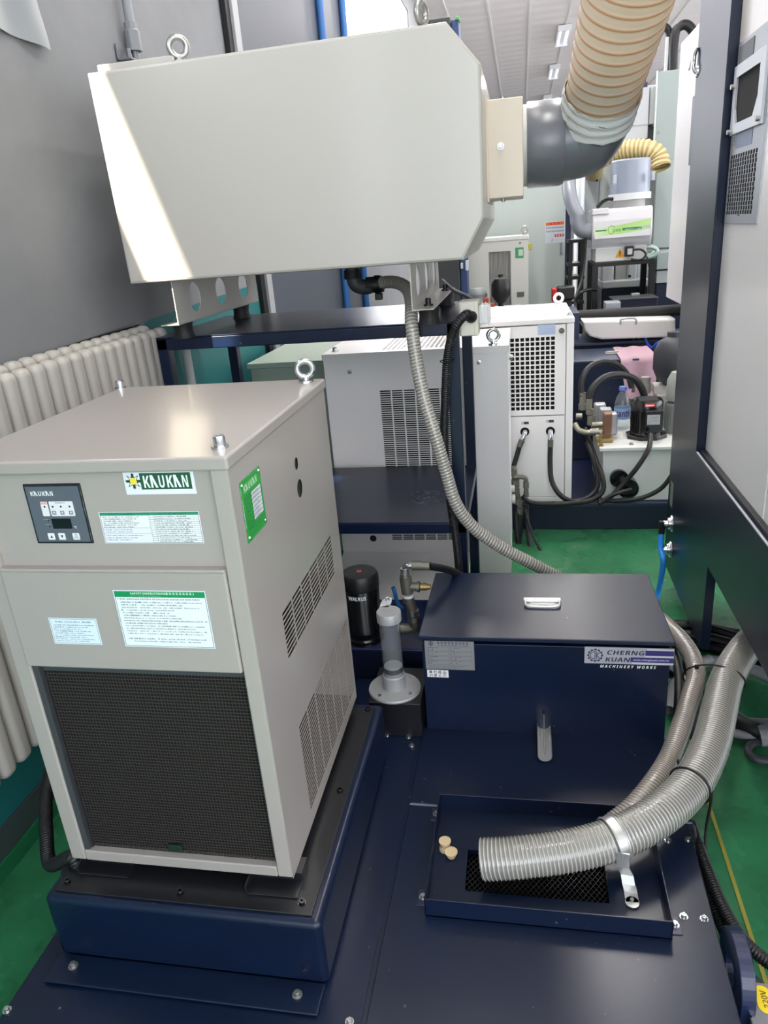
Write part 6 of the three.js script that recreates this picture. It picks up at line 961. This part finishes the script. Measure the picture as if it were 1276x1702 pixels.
// ---------- tall cabinets ----------
{
  const t = thing('tall_cabinet', 'tall pale grey-green control cabinet with orange and red warning stickers', 'cabinet', [0.0691, 0, -6.9]), x0 = -0.4803, x1 = 0.3584, yt = 2.081;
  part(t, 'door', bx(x0, x1, 0.1, yt, -6.63, -6.6, 0.006), M.grayGreen); part(t, 'body', bx(x0, x1 - 0.01, 0.06, yt, -7.2, -6.632, 0.006), M.grayGreen); part(t, 'dark_edge', bx(x1 + 0.002, x1 + 0.045, 0, yt, -7.2, -6.61, 0.004), M.navyPlain); part(t, 'plinth', bx(x0, x1, 0, 0.098, -7.2, -6.62, 0.004), M.navyDark);
  part(t, 'door_handle', bx(0.3142, 0.3337, 1.2269, 1.3167, -6.601, -6.585, 0.003), M.midGray);
  sticker(t, 'warning_sign', [0.2743, 1.3999, -6.5995], 0.155, 0.165, printed(310, 330, (x, w, h) => { x.fillStyle = '#cfd6da'; x.fillRect(0, 0, w, h); x.fillStyle = '#e2622c'; x.fillRect(8, 6, w - 20, 50); for (let i = 0; i < 3; i++) blob(x, 70 + i * 62, 12, 36, i + 1, '#8f2a14'); for (let j = 0; j < 2; j++) for (let i = 0; i < 9; i++) blob(x, 10 + i * 32, 78 + j * 54, 30, i + j * 9 + 40, '#3f4a78'); x.fillStyle = '#c22a33'; x.fillRect(150, 196, 150, 44); for (let i = 0; i < 3; i++) blob(x, 164 + i * 44, 200, 34, i + 70, '#f5dede'); x.strokeStyle = '#48515a'; x.lineWidth = 6; x.beginPath(); x.arc(90, 280, 24, -1, 1.4); x.stroke(); fakeLine(x, 150, 290, 130, 12, 5, '#8f999f'); }), 'z', 0.001, 'orange and red warning sign');
  // small chiller with the fin window before it
  const zc = -5.9, c = thing('fin_chiller', 'small grey-white chiller showing a tall condenser fin window', 'chiller', [-0.164, 0, -6.1]); const cx0 = -0.4099, cx1 = 0.0517, cy = 1.3777;
  const s = shape([[cx0, 0.05], [cx1, 0.05], [cx1, cy], [cx0, cy]]); rectHole(s, -0.2421, 0.5, -0.0789, 1.3052); part(c, 'front_panel', plateZ(s, zc, 0.002), P('#c3c4be', 0.4)); part(c, 'case', [bx(cx0, cx0 + 0.004, 0.05, cy, -6.4, zc - 0.003, 0.001), bx(cx1 - 0.004, cx1, 0.05, cy, -6.4, zc - 0.003, 0.001), bx(cx0, cx1, 0.0, 0.05, -6.4, zc, 0.001)], P('#bdbfb9', 0.4)); part(c, 'lid', bx(cx0 - 0.004, cx1 + 0.004, cy, cy + 0.03, -6.4, zc + 0.004, 0.005), P('#d2d3cf', 0.4));
  const g = []; for (let i = 0; i < 16; i++) { const x = -0.2421 + (i + 0.5) * (-0.0789 - -0.2421) / 16; g.push(bx(x - 0.002, x + 0.0035, 0.5, 1.3052, -5.96, -5.92, 0.0008)); } part(c, 'condenser_fin', g, P('#b7b7b2', 0.4, { metalness: 0.5 })).userData.kind = 'stuff'; part(c, 'fin_back', bx(cx0 + 0.02, cx1 - 0.02, 0.3, cy - 0.02, -5.99, -5.97, 0.001), P('#4b4843', 0.6));
  sticker(c, 'green_label', [-0.0141, 1.2861, zc + 0.0006], 0.062, 0.075, printed(124, 150, (x) => { x.fillStyle = '#3f8f5c'; x.fillRect(0, 0, 124, 150); x.fillStyle = '#c2d3c6'; x.fillRect(50, 30, 64, 90); for (let i = 0; i < 6; i++) fakeLine(x, 54, 46 + i * 14, 54, 8, i, '#50705a'); }), 'z', 0.0008, 'green type label'); part(c, 'switch_plate', bx(-0.0353, 0.0191, 0.9672, 1.0027, zc, zc + 0.004, 0.001), P('#55585a', 0.5)); part(c, 'lifting_eye', eyebolt([0.0269, cy + 0.03, -6.0], 0.03, 0.2), M.zinc); part(c, 'panel_screw', [cyl([-0.3268, 1.3515, -5.9], 0.008, 0.008, 0.008, 12, 'z'), cyl([-0.009, 1.3539, -5.9], 0.008, 0.008, 0.008, 12, 'z')], M.castSteel);
  single('yellow_beacon', 'small yellow beacon on the corner of the grey fin chiller', 'beacon', bx(0.0487, 0.0754, 1.2961, 1.3474, -6.0, -5.93, 0.006), P('#a9a32f', 0.4));
  const aR = 0.0611, a = [-0.1389, 1.0857, -5.2]; single('pump_station', 'low grey hydraulic reservoir mostly hidden behind the white grid chiller', 'tank', bx(-0.50, 0.0, 0, 0.9634, -5.38, -5.0, 0.01), M.midGray); single('accumulator', 'black pear-shaped accumulator standing before the fin chiller', 'accumulator', lathe(a, [[0, 0.9634 - a[1]], [aR * 0.3, 0.9634 - a[1]], [aR * 0.3, -aR * 1.5], [aR * 0.6, -aR * 1.3], [aR, -aR * 0.6], [aR, aR * 0.6], [aR * 0.7, aR * 1.15], [aR * 0.25, aR * 1.35], [aR * 0.25, aR * 1.6], [0, aR * 1.6]], 32), M.black);
  const gm = thing('grey_motor', 'grey bell-shaped motor beside the black accumulator', 'motor', [-0.2981, 1.0405, -5.2]), mp = [-0.2947, 1.0204, -5.2], mr = 0.0616; part(gm, 'cowl', lathe(mp, [[0, 0.9634 - mp[1]], [mr, 0.9634 - mp[1]], [mr, mr * 0.9], [mr * 0.9, mr * 1.1], [mr * 0.7, mr * 1.35], [0, mr * 1.4]], 28), P('#84898a', 0.45)); part(gm, 'ring', lathe(mp, [[mr, mr * 0.5], [mr * 1.06, mr * 0.5], [mr * 1.06, mr * 0.75], [mr, mr * 0.75]], 28), P('#6f7475', 0.45));
  single('valve_block', 'orange-red valve parts glimpsed beside the grey bell-shaped motor', 'valve', merge([bx(-0.2598, -0.2195, 0.9748, 1.0417, -5.2, -5.15, 0.008), bx(-0.2198, -0.1796, 0.9724, 1.0039, -5.2, -5.14, 0.006)]), P('#a0402c', 0.5));
  // dark pillar with blue edge and green tip behind the cream box
  const p = thing('dark_pillar', 'dark upright machine pillar with blue edge behind the cream box', 'pillar', [-0.4865, 0, -5.6]); part(p, 'body', bx(-0.5801, -0.4273, 0, 2.738, -5.8, -5.4, 0.006), P('#34373a', 0.5)); part(p, 'blue_edge', bx(-0.423, -0.3766, 0, 2.7253, -5.6, -5.42, 0.006), P('#27406a', 0.45)); part(p, 'white_tag', [bx(-0.4186, -0.4019, 1.226, 1.2659, -5.42, -5.39, 0.003), bx(-0.3849, -0.364, 1.2118, 1.2795, -5.42, -5.39, 0.003)], P('#b9c6c9', 0.4)); part(p, 'green_tip', bx(-0.3925, -0.3699, 2.7157, 2.7349, -5.5, -5.41, 0.004), P('#2f9a3c', 0.4));
  // black shelving and the red-black box
  const r = thing('narrow_shelving', 'narrow black shelf frame between the tall cabinet and the grey elbow', 'shelving', [0.4193, 0, -6.4]); const fx0 = 0.3852, fx1 = 0.4736, fy = 1.3395;
  for (const x of [fx0, fx1]) for (const zz of [-6.3, -6.57]) part(r, 'upright', bx(x - 0.014, x + 0.014, 0, fy, zz - 0.014, zz + 0.014, 0.003), M.black); for (const py of [fy, 1.1636, 1.0627, 0.8713]) part(r, 'shelf', bx(fx0 - 0.02, fx1 + 0.02, py - 0.025, py, -6.59, -6.28, 0.003), M.black);
  const b = thing('pump_unit', 'black pump unit with a red end cover above the grid chiller', 'pump', [0.3032, 0.9875, -5.6]); part(b, 'motor', bx(0.2524, 0.3746, 0.9492, 1.0411, -5.75, -5.6, 0.012), M.black); part(b, 'red_cover', bx(0.2144, 0.2525, 0.9415, 1.0338, -5.74, -5.6, 0.008), M.red); part(b, 'stand', bx(0.273, 0.3588, 0, 0.9492, -5.74, -5.64, 0.004), M.navyDark);
  single('thin_cable', 'long black cable hanging from the grey elbow down past the shelf frame', 'cable', cable([[0.4775, 1.3528, -6.05], [0.4718, 1.2025, -6.05], [0.4447, 1.0321, -6], [0.404, 0.9328, -5.9], [0.3902, 0.8338, -5.8]], 0.012), M.black);
  single('thin_cable', 'black cable bowing from the shelf frame to the black stand leg', 'cable', cable([[0.3966, 0.9159, -5.85], [0.4393, 0.9743, -5.85], [0.5041, 0.9878, -5.9], [0.5554, 0.9736, -5.98]], 0.012), M.black);
  single('thin_cable', 'black cable stub leaving the blue-grey filter hood base', 'cable', cable([[0.5733, 1.562, -6.2], [0.607, 1.5961, -6.15], [0.6383, 1.6094, -6.12], [0.6707, 1.6062, -6.1]], 0.014), M.black);
  const v = thing('white_machine', 'white machine column with a narrow panel gap behind the beige duct', 'machine', [0.7265, 0, -7.8]); part(v, 'front_column', bx(0.551, 0.6706, 0.2, 1.9736, -8, -7.2, 0.006), P('#c0c6c4', 0.45)); part(v, 'main_panel', bx(0.6852, 2.4, 0.2, 2.4914, -8.4, -7.32, 0.006), P('#c3c8c6', 0.45)); part(v, 'side_stripe', bx(0.5172, 0.5782, 0.2, 1.8916, -8, -7.6, 0.006), P('#d6d8d6', 0.45)); part(v, 'foot', bx(0.5172, 2.4, 0, 0.2, -8.4, -7.35, 0.006), M.navyDark);
  part(v, 'panel_seam', bx(0.8726, 1.0706, 2.1893, 2.1958, -7.3, -7.298, 0.0003), M.midGray);
  part(v, 'panel_lock', cyl([0.654, 1.7865, -7.19], 0.01, 0.01, 0.02, 12, 'z'), M.black);
  const u = thing('upper_housing', 'light grey machine housing with red signal block above the beige duct', 'machine', [0.9326, 1.6, -7]); part(u, 'housing', bx(0.7458, 1.0161, 2.0529, 2.4252, -7.25, -6.9, 0.008), P('#b9bcc0', 0.45)); part(u, 'side_housing', bx(1.023, 1.0715, 2.1563, 2.4264, -7.25, -6.92, 0.006), P('#aeb2b5', 0.45)); part(u, 'dark_gap', bx(1.0248, 1.0808, 2.0246, 2.1476, -7.2, -6.96, 0.004), M.darkGray); part(u, 'housing_seam', bx(0.7494, 1.0211, 2.1537, 2.159, -6.9, -6.897, 0.0003), M.midGray);
  part(u, 'red_signal', bx(0.9315, 0.9864, 2.4636, 2.5014, -7.05, -6.92, 0.006), M.red); part(u, 'signal_base', bx(0.9241, 1.002, 2.4214, 2.4636, -7.05, -6.93, 0.004), M.navyPlain);
  const q = thing('door_panel', 'tall grey-green machine door panel with a bright edge behind the white machine', 'panel', [1.1377, 1.5, -6.9]); part(q, 'upper_panel', bx(1.0687, 2.3, 1.8729, 2.5175, -6.885, -6.86, 0.006), P('#9aa6a4', 0.45)); part(q, 'bright_edge', bx(1.0573, 1.0687, 1.8771, 2.5224, -6.89, -6.855, 0.003), P('#cdd6d2', 0.4)); part(q, 'lower_panel', bx(1.088, 2.3, 1.205, 1.8729, -6.86, -6.835, 0.006), P('#a3afac', 0.45)); part(q, 'support', bx(2.0, 2.25, 0, 2.5175, -7.1, -6.89, 0.006), M.navyDark); part(q, 'panel_lock', cyl([1.0919, 2.0873, -6.86], 0.01, 0.01, 0.01, 12, 'z'), M.midGray);
  const du = thing('black_pipes', 'pair of black plastic pipe bends over the grey-green door panel', 'pipe', [1.1768, 2.6065, -7.0]); const pr = 0.0355; part(du, 'pipe_bend', cable([[1.0164, 2.728, -7], [1.0303, 2.8083, -7], [1.082, 2.8511, -7], [1.1371, 2.8286, -7], [1.1628, 2.7729, -7], [1.1731, 2.524, -7]], pr * 0.8, 50, 20), M.black); part(du, 'pipe_bend', cable([[1.192, 2.5138, -6.95], [1.1883, 2.7195, -6.95], [1.2051, 2.8064, -6.95], [1.2611, 2.8279, -6.95], [1.3168, 2.7856, -6.95], [1.3506, 2.6811, -6.95]], pr, 50, 20), M.black); part(du, 'white_post', bx(1.1305, 1.1532, 2.5146, 2.7637, -7.0, -6.96, 0.004), P('#cfd2d0', 0.4));
}
// ---------- next white machine behind the navy column ----------
{
  const z = -4.9, x0 = 0.8737, y1 = 2.3502, t = thing('white_machine', 'narrow visible strip of a white machine side right behind the navy column', 'machine', [1.2, 0, -3.7]);
  part(t, 'side_panel', bx(x0, 1.9, 1.0, y1, z, -4.25, 0.006), M.white); part(t, 'base', bx(1.34, 1.9, 0, 1.0, z, -4.25, 0.006), M.navyDark);
  part(t, 'oval_plate', [cyl([x0 - 0.003, 2.2104, -4.62], 0.035, 0.035, 0.006, 28, 'x')], P('#f0f0ee', 0.35)); part(t, 'pull_handle', bx(x0 - 0.012, x0 + 0.004, 1.7084, 2.027, -4.43, -4.37, 0.004), P('#5d6066', 0.4));
}
renderer.render(scene, camera);
